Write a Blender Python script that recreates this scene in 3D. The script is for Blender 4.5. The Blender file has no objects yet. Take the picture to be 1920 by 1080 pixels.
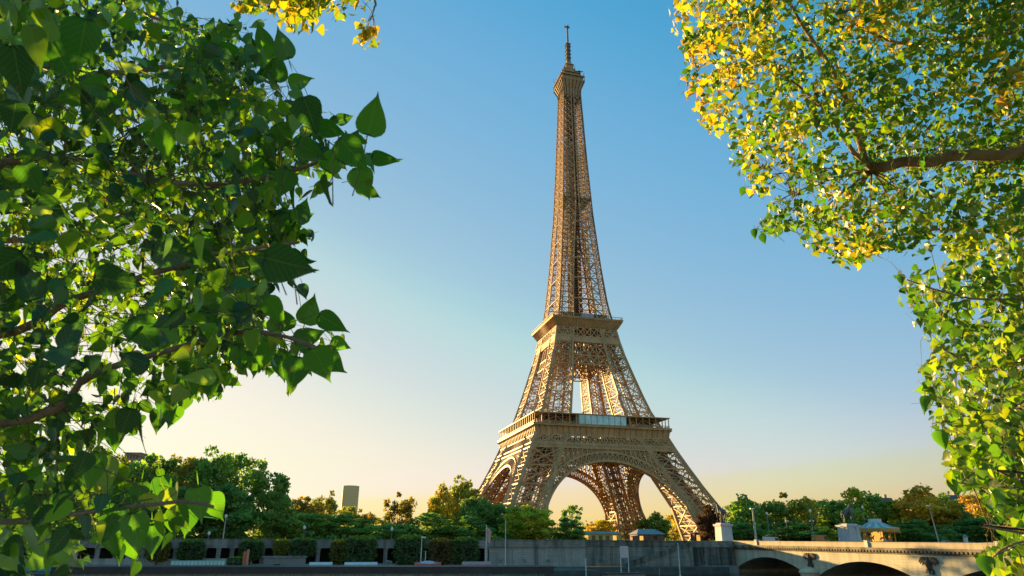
import bpy, math, random
import numpy as np
from mathutils import Matrix, Vector, noise
R_ = math.radians
# ---------------------------------------------------------------- camera, sky, sun, exposure
SC = bpy.context.scene
F_PX, TH, EYE, ROLL = 1278.8, 0.3509, 7.594, 0.005          # focal length in 1920 px frame, pitch, eye height
cam_d = bpy.data.cameras.new('camera'); cam = bpy.data.objects.new('camera', cam_d)
SC.collection.objects.link(cam); SC.camera = cam
cam_d.sensor_width = 36; cam_d.lens = F_PX/1920*36
cam_d.clip_start = 0.05; cam_d.clip_end = 20000
cam_d.dof.use_dof = True; cam_d.dof.focus_distance = 300; cam_d.dof.aperture_fstop = 9
cam.matrix_world = Matrix.Translation((0, 0, EYE)) @ Matrix.Rotation(math.pi/2+TH, 4, 'X') @ Matrix.Rotation(ROLL, 4, 'Z')
SUN_AZ, SUN_EL = R_(-36.0), R_(6.0)                          # azimuth measured from +Y towards +X
world = bpy.data.worlds.new('World'); SC.world = world; world.use_nodes = True
nt = world.node_tree; nt.nodes.clear()
out = nt.nodes.new('ShaderNodeOutputWorld'); bg = nt.nodes.new('ShaderNodeBackground')
sky = nt.nodes.new('ShaderNodeTexSky'); sky.sky_type = 'NISHITA'; sky.sun_disc = False
sky.sun_elevation = SUN_EL; sky.sun_rotation = SUN_AZ
sky.air_density = 1.5; sky.dust_density = 0.38; sky.ozone_density = 4.0; sky.altitude = 60
SKY_GAIN = 3.334/2**.55                                             # the film response of the photograph, per channel
sc1 = nt.nodes.new('ShaderNodeVectorMath'); sc1.operation = 'SCALE'; sc1.inputs['Scale'].default_value = 1/8
cv = nt.nodes.new('ShaderNodeRGBCurve'); sc2 = nt.nodes.new('ShaderNodeVectorMath'); sc2.operation = 'SCALE'; sc2.inputs['Scale'].default_value = SKY_GAIN
for ch, pts in enumerate((
        [(0,0),(.18,.02),(.30,.06),(.43,.156),(.70,.30),(.915,.39),(1.2,.535),(1.7,.685),(2.1,.78),(3.0,.93),(4.7,.99),(8,1.0)],
        [(0,0),(.4,.19),(.75,.352),(.98,.43),(1.47,.53),(1.67,.58),(1.85,.65),(2.06,.705),(2.3,.715),(3.1,.83),(4.07,.92),(5.1,.96),(8,1.0)],
        [(0,0),(.5,.24),(.9,.39),(1.3,.52),(1.48,.655),(1.8,.70),(2.3,.71),(3.0,.74),(4.0,.80),(6,.9),(8,1.0)])):
    c = cv.mapping.curves[ch]
    c.points[0].location = (0, 0); c.points[1].location = (1, 1)
    for x, y in pts[1:-1]: c.points.new(x/8, y)
cv.mapping.update()
nt.links.new(sky.outputs[0], sc1.inputs[0]); nt.links.new(sc1.outputs[0], cv.inputs['Color'])
nt.links.new(cv.outputs[0], sc2.inputs[0]); nt.links.new(sc2.outputs[0], bg.inputs[0]); nt.links.new(bg.outputs[0], out.inputs[0])
bg.inputs[1].default_value = 0.15
sun_d = bpy.data.lights.new('sun', 'SUN'); sun = bpy.data.objects.new('sun', sun_d); SC.collection.objects.link(sun)
sun_d.energy = 5.0; sun_d.angle = R_(0.6); sun_d.color = (1.0, 0.64, 0.23)
sdir = Vector((math.sin(SUN_AZ)*math.cos(SUN_EL), math.cos(SUN_AZ)*math.cos(SUN_EL), math.sin(SUN_EL)))
sun.rotation_euler = sdir.to_track_quat('Z', 'Y').to_euler()
SC.view_settings.view_transform = 'Standard'; SC.view_settings.look = 'None'
SC.view_settings.gamma = 1.0; SC.view_settings.exposure = 1.55
SC.cycles.max_bounces = 6; SC.cycles.transparent_max_bounces = 4

# ---------------------------------------------------------------- layout helpers
D0, AZ0, PHI = 363.85, .0976, .256
CX, CY = D0*math.sin(AZ0), D0*math.cos(AZ0)
RX, RY = math.cos(PHI), math.sin(PHI)                        # along the river bank (to the right and away)
WX, WY = -math.sin(PHI), math.cos(PHI)                       # away from the river
def W(a, b, z=0.0):
    return Vector((CX+a*RX+b*WX, CY+a*RY+b*WY, z))
def ray(px, py):
    u, v = px-960, py-540
    c, s = math.cos(ROLL), math.sin(ROLL); u, v = c*u+s*v, -s*u+c*v
    X, V = u/F_PX, -v/F_PX
    return Vector((X, math.cos(TH)-V*math.sin(TH), math.sin(TH)+V*math.cos(TH)))
def at_b(px, b, py=1000):                                    # point of the sight column px on the bank-parallel line b
    d = ray(px, py); k = (b-((0-CX)*WX+(0-CY)*WY))/(d.x*WX+d.y*WY)
    return Vector((d.x*k, d.y*k, EYE+d.z*k))
def a_of(px, b): p = at_b(px, b); return (p.x-CX)*RX+(p.y-CY)*RY
def at_d(px, py, dist): d = ray(px, py).normalized(); return Vector((0, 0, EYE))+d*dist
def to_px(x, y, z):
    z = z-EYE; d = y*math.cos(TH)+z*math.sin(TH); u = -y*math.sin(TH)+z*math.cos(TH)
    if d < 0.05: return (-9999, -9999)
    X, Y = F_PX*x/d, -F_PX*u/d; c, s = math.cos(ROLL), math.sin(ROLL)
    return 960+c*X-s*Y, 540+s*X+c*Y

# ---------------------------------------------------------------- materials
def nodes(name):
    m = bpy.data.materials.new(name); m.use_nodes = True; t = m.node_tree
    return m, t, t.nodes['Principled BSDF']
def mat(name, col, rough=0.7, metal=0.0, var=0.18, scale=1.0, bump=0.0, col2=None, spec=0.5, emit=None):
    m, t, p = nodes(name)
    tc = t.nodes.new('ShaderNodeTexCoord'); nz = t.nodes.new('ShaderNodeTexNoise')
    nz.inputs['Scale'].default_value = scale; nz.inputs['Detail'].default_value = 6
    nz.inputs['Roughness'].default_value = 0.65
    t.links.new(tc.outputs['Object'], nz.inputs['Vector'])
    rp = t.nodes.new('ShaderNodeValToRGB'); e = rp.color_ramp.elements
    c2 = col2 or tuple(min(1, c*(1+var)) for c in col)
    c1 = tuple(c*(1-var) for c in col) if not col2 else col
    e[0].position, e[1].position = 0.32, 0.68
    e[0].color = (*c1, 1); e[1].color = (*c2, 1)
    t.links.new(nz.outputs['Fac'], rp.inputs[0]); t.links.new(rp.outputs[0], p.inputs['Base Color'])
    p.inputs['Roughness'].default_value = rough; p.inputs['Metallic'].default_value = metal
    p.inputs['Specular IOR Level'].default_value = spec
    if bump:
        b = t.nodes.new('ShaderNodeBump'); b.inputs['Strength'].default_value = bump; b.inputs['Distance'].default_value = 0.1
        t.links.new(nz.outputs['Fac'], b.inputs['Height']); t.links.new(b.outputs[0], p.inputs['Normal'])
    if emit:
        p.inputs['Emission Color'].default_value = (*emit[0], 1); p.inputs['Emission Strength'].default_value = emit[1]
    return m
def stone_mat(name, col, col2, bw=1.2, bh=0.5, mortar=0.02, streak=0.0, dirt=(0.05, 0.05, 0.045)):
    m, t, p = nodes(name); N = t.nodes.new; Lk = t.links.new
    tc = N('ShaderNodeTexCoord'); mp = N('ShaderNodeMapping'); mp.inputs['Rotation'].default_value = (R_(90), 0, 0)
    Lk(tc.outputs['Object'], mp.inputs[0])
    br = N('ShaderNodeTexBrick'); br.inputs['Scale'].default_value = 1; br.inputs['Brick Width'].default_value = bw
    br.inputs['Row Height'].default_value = bh; br.inputs['Mortar Size'].default_value = mortar
    br.inputs['Color1'].default_value = (*col, 1); br.inputs['Color2'].default_value = (*col2, 1)
    br.inputs['Mortar'].default_value = (*[c*0.55 for c in col], 1); br.inputs['Bias'].default_value = 0.1
    Lk(mp.outputs[0], br.inputs['Vector'])
    ms = N('ShaderNodeMapping'); ms.inputs['Scale'].default_value = (1.0, 1.0, 0.16); Lk(tc.outputs['Object'], ms.inputs[0])
    nz = N('ShaderNodeTexNoise'); nz.inputs['Scale'].default_value = 0.7; nz.inputs['Detail'].default_value = 8; Lk(ms.outputs[0], nz.inputs['Vector'])
    rp = N('ShaderNodeValToRGB'); rp.color_ramp.elements[0].position = 0.42; rp.color_ramp.elements[1].position = 0.66
    rp.color_ramp.elements[1].color = (streak, streak, streak, 1); Lk(nz.outputs['Fac'], rp.inputs[0])
    mx = N('ShaderNodeMix'); mx.data_type = 'RGBA'; Lk(rp.outputs[0], mx.inputs[0]); Lk(br.outputs['Color'], mx.inputs[6])
    mx.inputs[7].default_value = (*dirt, 1); Lk(mx.outputs[2], p.inputs['Base Color'])
    p.inputs['Roughness'].default_value = 0.9
    return m
def leaf_mat(name, trans=0.5, rough=0.4, tgain=(1.25, 1.35, 0.5), spec=0.5):
    m, t, p = nodes(name); N = t.nodes.new; Lk = t.links.new
    at = N('ShaderNodeAttribute'); at.attribute_name = 'leaf_colour'
    Lk(at.outputs['Color'], p.inputs['Base Color']); p.inputs['Roughness'].default_value = rough
    p.inputs['Specular IOR Level'].default_value = spec
    tr = N('ShaderNodeBsdfTranslucent'); g = N('ShaderNodeMix'); g.data_type = 'RGBA'; g.blend_type = 'MULTIPLY'; g.inputs[0].default_value = 1
    Lk(at.outputs['Color'], g.inputs[6]); g.inputs[7].default_value = (*tgain, 1); Lk(g.outputs[2], tr.inputs[0])
    mx = N('ShaderNodeMixShader'); mx.inputs[0].default_value = trans
    Lk(p.outputs[0], mx.inputs[1]); Lk(tr.outputs[0], mx.inputs[2])
    Lk(mx.outputs[0], t.nodes['Material Output'].inputs[0])
    return m

# ---------------------------------------------------------------- mesh helpers
class MB:
    def __init__(s): s.v = []; s.f = []
    def add(s, vs, fs):
        n = len(s.v); s.v += [tuple(v) for v in vs]; s.f += [tuple(i+n for i in f) for f in fs]
    def box(s, x0, x1, y0, y1, z0, z1):
        s.add([(x0,y0,z0),(x1,y0,z0),(x1,y1,z0),(x0,y1,z0),(x0,y0,z1),(x1,y0,z1),(x1,y1,z1),(x0,y1,z1)],
              [(0,3,2,1),(4,5,6,7),(0,1,5,4),(1,2,6,5),(2,3,7,6),(3,0,4,7)])
    def frus(s, a, z0, b, z1, cx=0, cy=0):                   # square frustum, half widths a -> b
        s.add([(cx-a,cy-a,z0),(cx+a,cy-a,z0),(cx+a,cy+a,z0),(cx-a,cy+a,z0),(cx-b,cy-b,z1),(cx+b,cy-b,z1),(cx+b,cy+b,z1),(cx-b,cy+b,z1)],
              [(0,3,2,1),(4,5,6,7),(0,1,5,4),(1,2,6,5),(2,3,7,6),(3,0,4,7)])
    def beam(s, p, q, w, h=None, cap=False):
        p, q = Vector(p), Vector(q); d = q-p
        if d.length < 1e-5: return
        d.normalize(); up = Vector((0,0,1)) if abs(d.z) < .95 else Vector((0,1,0))
        x = d.cross(up).normalized(); y = x.cross(d)
        h = h or w; x = x*(w/2); y = y*(h/2)
        s.add([p-x-y,p+x-y,p+x+y,p-x+y,q-x-y,q+x-y,q+x+y,q-x+y],
              [(0,1,5,4),(1,2,6,5),(2,3,7,6),(3,0,4,7)]+([(0,3,2,1),(4,5,6,7)] if cap else []))
    def tube(s, pts, rad, n=6, cap=True):
        pts = [Vector(p) for p in pts]
        if not isinstance(rad, (list, tuple)): rad = [rad]*len(pts)
        vs = []; ref = None
        for i, p in enumerate(pts):
            d = (pts[min(i+1, len(pts)-1)]-pts[max(i-1, 0)]).normalized()
            if ref is None or abs(ref.dot(d)) > .95: ref = Vector((0,0,1)) if abs(d.z) < .9 else Vector((1,0,0))
            x = d.cross(ref).normalized(); y = d.cross(x); ref = x.cross(d)
            for k in range(n):
                a = 2*math.pi*k/n; vs.append(p+(x*math.cos(a)+y*math.sin(a))*rad[i])
        fs = [(i*n+k, i*n+(k+1)%n, (i+1)*n+(k+1)%n, (i+1)*n+k) for i in range(len(pts)-1) for k in range(n)]
        if cap: fs += [tuple(range(n))[::-1], tuple((len(pts)-1)*n+k for k in range(n))]
        s.add(vs, fs)
    def lathe(s, prof, n=12, c=(0,0), z=0, cap=True):        # prof: [(r, z)]
        vs = [(c[0]+r*math.cos(2*math.pi*k/n), c[1]+r*math.sin(2*math.pi*k/n), z+h) for r, h in prof for k in range(n)]
        fs = [(i*n+k, i*n+(k+1)%n, (i+1)*n+(k+1)%n, (i+1)*n+k) for i in range(len(prof)-1) for k in range(n)]
        if cap: fs += [tuple(range(n))[::-1], tuple((len(prof)-1)*n+k for k in range(n))]
        s.add(vs, fs)
    def prism(s, poly, y0, y1):                              # polygon in xz, extruded along y
        n = len(poly); vs = [(x, y0, z) for x, z in poly]+[(x, y1, z) for x, z in poly]
        s.add(vs, [tuple(range(n)), tuple(range(n, 2*n))[::-1]]+[(i, i+n, (i+1)%n+n, (i+1)%n) for i in range(n)])
    def build(s, name, m, parent=None, smooth=False, loc=None, rz=None):
        me = bpy.data.meshes.new(name); me.from_pydata(s.v, [], s.f); me.materials.append(m)
        if smooth: me.shade_smooth()
        o = bpy.data.objects.new(name, me); SC.collection.objects.link(o)
        if parent: o.parent = parent
        if loc is not None: o.location = loc
        if rz is not None: o.rotation_euler = (0, 0, rz)
        return o
def tag(o, label=None, cat=None, group=None, kind=None):
    for k, v in (('label', label), ('category', cat), ('group', group), ('kind', kind)):
        if v: o[k] = v
    return o
def thing(name, label, cat, loc=(0,0,0), rz=0, group=None):
    o = bpy.data.objects.new(name, None); SC.collection.objects.link(o); o.empty_display_size = 0.1
    o.location = loc; o.rotation_euler = (0, 0, rz)
    return tag(o, label, cat, group)
def copy_tree(o, parent=None):
    c = o.copy(); SC.collection.objects.link(c); c.parent = parent
    for ch in list(o.children): copy_tree(ch, c)
    return c
def interp(z, t):
    return float(np.interp(z, [p[0] for p in t], [p[1] for p in t]))
# ---------------------------------------------------------------- the iron tower
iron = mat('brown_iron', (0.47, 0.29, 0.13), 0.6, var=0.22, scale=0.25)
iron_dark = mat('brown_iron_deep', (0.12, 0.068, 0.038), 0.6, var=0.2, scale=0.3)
masonry = mat('foot_masonry', (0.34, 0.30, 0.23), 0.9, scale=0.6, bump=0.3)
glass_pale = mat('pale_glass', (0.50, 0.72, 0.72), 0.5, var=0.25, scale=0.35)
HO = [(0,60.5),(4.5,58),(22,48.4),(33,42.7),(50,35),(57,32.3),(65.5,28.6),(70,27),(85,22.8),(101,18.5),(112,16.6),(121,14.6),(127,13.6),(150,11.4),(184,8.9),(220,7.2),(260,5.7),(278,5.1)]
HI = [(0,38),(4.5,37),(22,33.2),(40,25),(57,16.5),(65,14.4),(70,13.4),(85,10.9),(101,9.0),(108,8.0),(116,6.8),(150,4.4),(190,.9)]
ho = lambda z: interp(z, HO); hi = lambda z: interp(z, HI)
TOWER = thing('lattice_tower', 'tall brown wrought iron lattice tower with four arched legs standing beyond the river', 'tower', W(0, 0, 0), PHI)
def xpanel(mb, p0, p1, q0, q1, w, fine=True, horiz=True):
    """X-braced panel: p0,p1 bottom left/right, q0,q1 top left/right"""
    p0, p1, q0, q1 = map(Vector, (p0, p1, q0, q1))
    mb.beam(p0, q1, w); mb.beam(p1, q0, w)
    if horiz: mb.beam(p0, p1, w*1.1)
    if fine:
        ml, mr, mt, mbm = (p0+q0)/2, (p1+q1)/2, (q0+q1)/2, (p0+p1)/2
        for a, b in ((ml, mt), (mt, mr), (mr, mbm), (mbm, ml)): mb.beam(a, b, w*.45)
        mb.beam(ml, mr, w*.6); mb.beam(mt, mbm, w*.45)
        for t in (.22, .78):
            mb.beam(p0.lerp(q0, t), p1.lerp(q1, t), w*.3)
        for t in (.25, .75):
            mb.beam(p0.lerp(p1, t), q0.lerp(q1, t), w*.28)
def lattice_chord(mb, p, q, w):
    """a box chord built of four angles with lacing on its faces"""
    mb.beam(p, q, w)
def leg_cols(sx, sy, z):
    o, i = ho(z), hi(z)
    return [(sx*o, sy*o, z), (sx*i, sy*o, z), (sx*i, sy*i, z), (sx*o, sy*i, z)]
def leg_mesh(sx, sy, levels, wc, wb):
    mb = MB()
    for k in range(len(levels)-1):
        z0, z1 = levels[k], levels[k+1]
        A, B = leg_cols(sx, sy, z0), leg_cols(sx, sy, z1)
        for j in range(4):
            j2 = (j+1) % 4
            mb.beam(A[j], B[j], wc)
            # chord flanges: a second thin line just inside each chord, the look of laced box columns
            for (m, n) in ((j, j2), (j2, j)):
                a0 = Vector(A[m]).lerp(Vector(A[n]), .13); b0 = Vector(B[m]).lerp(Vector(B[n]), .13)
                mb.beam(a0, b0, wb*.7)
                ns = max(2, int((z1-z0)/2.2))
                for s_ in range(ns):
                    t0, t1 = s_/ns, (s_+1)/ns
                    mb.beam(Vector(A[m]).lerp(Vector(B[m]), t0), a0.lerp(b0, t1), wb*.45)
                    mb.beam(Vector(A[m]).lerp(Vector(B[m]), t1), a0.lerp(b0, t0), wb*.45)
            xpanel(mb, A[j], A[j2], B[j], B[j2], wb)
        mb.beam(A[0], A[2], wb*.8); mb.beam(A[1], A[3], wb*.8)
        mb.beam(Vector(A[0]).lerp(Vector(A[2]), .5), Vector(B[0]).lerp(Vector(B[2]), .5), wb*1.6)
    return mb
for sx, sy in ((-1,-1),(1,-1),(1,1),(-1,1)):
    lg = leg_mesh(sx, sy, [4.5, 13, 21.5, 30, 38.5, 47, 57], 1.25, .5).build('tower_leg', iron, TOWER)
    ft = MB()
    for (x, y, z) in leg_cols(sx, sy, 4.5):
        ft.add([(x-3.2,y-3.2,0),(x+3.2,y-3.2,0),(x+3.2,y+3.2,0),(x-3.2,y+3.2,0),(x-1.6,y-1.6,5.2),(x+1.6,y-1.6,5.2),(x+1.6,y+1.6,5.2),(x-1.6,y+1.6,5.2)],
               [(4,5,6,7),(0,1,5,4),(1,2,6,5),(2,3,7,6),(3,0,4,7)])
    ft.box(*sorted((sx*29,sx*65)),*sorted((sy*29,sy*65)),-1,.6); ft.build('masonry_foot', masonry, lg)
    leg_mesh(sx, sy, [57.6, 67, 75.5, 83.5, 91, 98, 104.5], .95, .38).build('upper_leg', iron, TOWER)
    # the inclined lift track inside each lower leg reads as a denser core
    mb = MB()
    for k in range(14):
        z0, z1 = 5+k*52/14, 5+(k+1)*52/14; o0, o1 = (ho(z0)+hi(z0))/2, (ho(z1)+hi(z1))/2
        for dx, dy in ((-1.6,-1.6),(1.6,-1.6),(1.6,1.6),(-1.6,1.6)):
            mb.beam((sx*o0+dx, sy*o0+dy, z0), (sx*o1+dx, sy*o1+dy, z1), .5)
        mb.beam((sx*o0-1.6, sy*o0-1.6, z0), (sx*o1+1.6, sy*o1+1.6, z1), .4); mb.beam((sx*o0+1.6, sy*o0-1.6, z0), (sx*o1-1.6, sy*o1+1.6, z1), .4)
        mb.beam((sx*o0-1.6, sy*o0+1.6, z0), (sx*o0+1.6, sy*o0-1.6, z0), .9)
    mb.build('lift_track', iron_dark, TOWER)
def side(k, a, off, z):                                      # k: which side; a along it, off = distance out from the centre
    return [(a, -off, z), (off, a, z), (-a, off, z), (-off, -a, z)][k]
Z0A, ZAP = 5.0, 41.3
def intr(t): return 37*math.cos(t), Z0A+(ZAP-Z0A)*math.sin(t)
def extr(t): return 40.6*math.cos(t), Z0A+(ZAP+4.0-Z0A)*math.sin(t)
for k in range(4):
    mb = MB(); n = 44
    T = [math.radians(8)+(math.pi-math.radians(16))*i/n for i in range(n+1)]
    for dep in (0.0, 3.6):
        pi_, pe = [], []
        for t in T:
            a, z = intr(t); pi_.append(side(k, a, ho(z)-dep, z)); a, z = extr(t); pe.append(side(k, a, ho(z)-dep, z))
        for i in range(n):
            mb.beam(pi_[i], pi_[i+1], .75 if dep == 0 else .5, 1.0); mb.beam(pe[i], pe[i+1], .6, .8)
            mb.beam(pi_[i], pe[i], .38)
            mb.beam(pi_[i], pe[i+1], .34); mb.beam(pi_[i+1], pe[i], .34)
        if dep == 0: front = pi_; fe = pe
        else:
            for i in range(n):
                mb.beam(front[i], pi_[i], .4); mb.beam(fe[i], pe[i], .4)
                mb.beam(front[i], pi_[i+1], .35)
    mb.build('arch', iron, TOWER)
    # spandrel lattice between the arch and the floor girder
    sp = MB(); ZG = 47.0
    xs = [-36+72*i/30 for i in range(31)]
    def ztop(a):
        if abs(a) >= 40.4: return None
        return Z0A+(ZAP+4.0-Z0A)*math.sqrt(max(0, 1-(a/40.6)**2))
    for i in range(30):
        a0, a1 = xs[i], xs[i+1]
        if max(abs(a0), abs(a1)) > hi(40)+3.5: continue
        z0, z1 = ztop(a0), ztop(a1)
        P0, P1 = side(k, a0, ho(z0)-.4, z0), side(k, a1, ho(z1)-.4, z1); Q0, Q1 = side(k, a0, ho(ZG)-.4, ZG), side(k, a1, ho(ZG)-.4, ZG)
        sp.beam(P0, Q0, .5)
        nn = max(1, round((ZG-(z0+z1)/2)/2.6))
        for j in range(nn):
            A, B = Vector(P0).lerp(Vector(Q0), j/nn), Vector(P1).lerp(Vector(Q1), j/nn)
            C_, D_ = Vector(P0).lerp(Vector(Q0), (j+1)/nn), Vector(P1).lerp(Vector(Q1), (j+1)/nn)
            sp.beam(A, D_, .3); sp.beam(B, C_, .3)
            if j: sp.beam(A, B, .35)
    # two lattice girder bands under the first floor, outside and inside
    for dep, w in ((0.0, .42), (9.0, .5), (14.5, .5)):
        for (zb, zt, step) in ((47.0, 49.0, 1.5), (49.2, 53.0, 2.9)):
            o0, o1 = ho(zb)-dep, ho(zt)-dep; nn = round(2*o0/step)
            sp.beam(side(k, -o0, o0, zb), side(k, o0, o0, zb), .75, .6); sp.beam(side(k, -o1, o1, zt), side(k, o1, o1, zt), .6, .6)
            for i in range(nn):
                f0, f1 = -1+2*i/nn, -1+2*(i+1)/nn
                sp.beam(side(k, f0*o0, o0, zb), side(k, f1*o1, o1, zt), w); sp.beam(side(k, f1*o0, o0, zb), side(k, f0*o1, o1, zt), w)
                sp.beam(side(k, f0*o0, o0, zb), side(k, f0*o1, o1, zt), w*1.1)
                if step > 2:                                  # the dark round bosses between the crosses
                    fm = (f0+f1)/2; sp.beam(side(k, fm*o0, o0, zb+.2), side(k, fm*o1, o1, zt-.2), w*.6)
    sp.build('floor_girder', iron, TOWER)
def ring(mb, h0, h1, z0, z1):                                # square ring slab, outer half h0, inner half h1
    for k in range(4):
        pts = [side(k, -h0, h0, z0), side(k, h0, h0, z0), side(k, h1, h1, z0), side(k, -h1, h1, z0)]
        vs = pts+[(x, y, z1) for x, y, z in pts]
        mb.add(vs, [(0,3,2,1),(4,5,6,7),(0,1,5,4),(2,3,7,6)])
def skirt(mb, ha, za, hb, zb):                               # four leaning plates
    for k in range(4):
        mb.add([side(k, -ha, ha, za), side(k, ha, ha, za), side(k, hb, hb, zb), side(k, -hb, hb, zb)], [(0,1,2,3)])
# first floor
ff = MB(); ring(ff, 35.3, 13, 57.2, 57.8); ring(ff, 35.5, 34.2, 57.85, 58.15); skirt(ff, 33.6, 53.1, 34.2, 57.15)
ring(ff, 34.3, 33.0, 52.75, 53.15); F1 = ff.build('first_floor', iron, TOWER)
rb = MB()
for k in range(4):
    for i in range(25):
        f = -1+2*i/24
        rb.beam(side(k, f*33.75, 33.8, 53.2), side(k, f*34.3, 34.5, 56.6), .42, .5); rb.beam(side(k, f*34.4, 34.5, 56.5), side(k, f*35.1, 35.3, 57.2), .5, .7)
rb.build('frieze_rib', iron, F1); F1.children[0]['kind'] = 'stuff'; F1.children[0].name = 'frieze_ribs'
ga = MB(); ring(ga, 34.9, 26, 62.9, 63.35)
for k in range(4):
    for i in range(21):
        f = -1+2*i/20; ga.beam(side(k, f*34.3, 34.3, 58), side(k, f*34.3, 34.3, 62.95), .32)
    for z in (58.7, 59.3): ga.beam(side(k, -34.5, 34.5, z), side(k, 34.5, 34.5, z), .16)
    for i in range(80):
        f = -1+2*i/79; ga.beam(side(k, f*34.5, 34.5, 58.1), side(k, f*34.5, 34.5, 59.3), .08)
ga.build('gallery', iron, F1)
pv = MB()
for k in range(4):
    for a0, a1 in ((-26, -13.4), (13.4, 26)):
        p = [side(k, a0, 29.2, 57.85), side(k, a1, 29.2, 57.85), side(k, a1, 24, 57.85), side(k, a0, 24, 57.85)]
        pv.add(p+[(x, y, 62.85) for x, y, z in p], [(0,1,5,4),(1,2,6,5),(2,3,7,6),(3,0,4,7),(4,5,6,7)])
    for i in range(18): 
        a = -26+52*i/17; pv.beam(side(k, a, 29.4, 57.9), side(k, a, 29.4, 62.8), .35)
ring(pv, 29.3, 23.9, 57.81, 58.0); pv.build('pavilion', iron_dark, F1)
gp = MB()
gp.box(-12.6, 11.6, -35.05, -27, 58.2, 62.85); G = gp.build('glass_pavilion', glass_pale, F1)
fr = MB()
for i in range(9): x = -12.6+24.2*i/8; fr.beam((x, -35.1, 58.2), (x, -35.1, 62.8), .14)
for z in (58.3, 62.75): fr.beam((-12.7, -35.1, z), (11.7, -35.1, z), .16)
fr.build('window_frame', iron_dark, G)
# second floor
sf = MB(); ring(sf, 19.6, 4, 116.0, 116.5); skirt(sf, 17.0, 112.2, 19.2, 115.95); ring(sf, 19.8, 19.2, 116.55, 117.0)
for z0, z1 in ((103.6, 106.6),):
    for k in range(4):
        o0, o1 = ho(z0)+.15, ho(z1)+.15
        sf.add([side(k, -o0, o0, z0), side(k, o0, o0, z0), side(k, o1, o1, z1), side(k, -o1, o1, z1), side(k, -o0, o0-.7, z0), side(k, o0, o0-.7, z0), side(k, o1, o1-.7, z1), side(k, -o1, o1-.7, z1)],
               [(0,1,2,3), (5,4,7,6), (3,2,6,7), (4,5,1,0)])
F2 = sf.build('second_floor', iron, TOWER)
sb = MB()
for k in range(4):
    for i in range(25):
        f = -1+2*i/24; sb.beam(side(k, f*17.1, 17.15, 112.3), side(k, f*19.1, 19.35, 115.9), .34, .4)
    for i in range(40):
        f = -1+2*i/39; sb.beam(side(k, f*19.5, 19.5, 117), side(k, f*19.5, 19.5, 118.3), .12)
    sb.beam(side(k, -19.5, 19.5, 118.3), side(k, 19.5, 19.5, 118.3), .2)
    for (zb, zt, nn, w) in ((106.8, 111.9, 9, .42), (96.5, 103.4, 8, .5), (91.5, 96.3, 8, .45)):
        for dep in ((0, 9.5) if zb > 100 else (1.0, 9.5)):
            o0, o1 = ho(zb)-dep, ho(zt)-dep
            sb.beam(side(k, -o0, o0, zb), side(k, o0, o0, zb), .7 if zb > 100 else .55)
            sb.beam(side(k, -o1, o1, zt), side(k, o1, o1, zt), .5)
            for i in range(nn):
                f0, f1 = -1+2*i/nn, -1+2*(i+1)/nn
                if zb < 100 and dep == 1.0 and max(abs(f0), abs(f1))*o0 > hi(zb)+.8: continue
                sb.beam(side(k, f0*o0, o0, zb), side(k, f1*o1, o1, zt), w); sb.beam(side(k, f1*o0, o0, zb), side(k, f0*o1, o1, zt), w)
                sb.beam(side(k, f0*o0, o0, zb), side(k, f0*o1, o1, zt), w)
sb.build('lattice_girder', iron, F2)
for sx, sy in ((-1,-1),(1,-1),(1,1),(-1,1)):
    leg_mesh(sx, sy, [104.5, 110.5, 116], .9, .45).build('leg_head', iron, TOWER)
cb = MB(); cb.box(-11, 11, -11.5, 11.5, 116.6, 120.6); ring(cb, 13.6, 3, 120.7, 121.1)
for k in range(4):
    for i in range(15): f = -1+2*i/14; cb.beam(side(k, f*13, 13, 116.6), side(k, f*13, 13, 120.8), .3)
cb.build('upper_gallery', iron_dark, F2)
kb = MB(); kb.box(-2.2, 4.6, -15.6, -12, 117, 120.4); kb.build('glazed_kiosk', mat('blue_glass', (.25,.36,.5), .2, var=.2, scale=.5), F2)
# shaft
def shaft(levels, wc, wb):
    mb = MB()
    for k in range(len(levels)-1):
        z0, z1 = levels[k], levels[k+1]
        for s_ in range(4):
            i0, i1 = max(hi(z0), .3), max(hi(z1), .3); o0, o1 = ho(z0), ho(z1)
            for sg in (-1, 1):
                A0, A1 = side(s_, sg*o0, o0, z0), side(s_, sg*i0, o0, z0); B0, B1 = side(s_, sg*o1, o1, z1), side(s_, sg*i1, o1, z1)
                mb.beam(A0, B0, wc); mb.beam(A1, B1, wc*.8)
                xpanel(mb, A0, A1, B0, B1, wb, fine=(z0 < 230))
                if i0 > 1.2:                                  # inner faces of each of the four stems
                    C0, C1 = side(s_, sg*o0, i0, z0), side(s_, sg*i0, i0, z0); E0, E1 = side(s_, sg*o1, i1, z1), side(s_, sg*i1, i1, z1)
                    mb.beam(C1, E1, wc*.8); xpanel(mb, C0, C1, E0, E1, wb*.9, fine=False)
            if i0 > 1.2 and k % 2 == 0:
                mb.beam(side(s_, -i0, o0, z0), side(s_, i0, o0, z0), wb*1.3); mb.beam(side(s_, -i0, o0-1.2, z0), side(s_, i0, o0-1.2, z0), wb)
    return mb
lv = [116.6]
while lv[-1] < 270: lv.append(lv[-1]+interp(lv[-1], [(116, 6.6), (190, 5.4), (270, 4.2)]))
lv[-1] = 272
shaft(lv, .72, .34).build('upper_shaft', iron, TOWER)
mb = MB()
lc = [116.6+3.1*i for i in range(51)]
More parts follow.
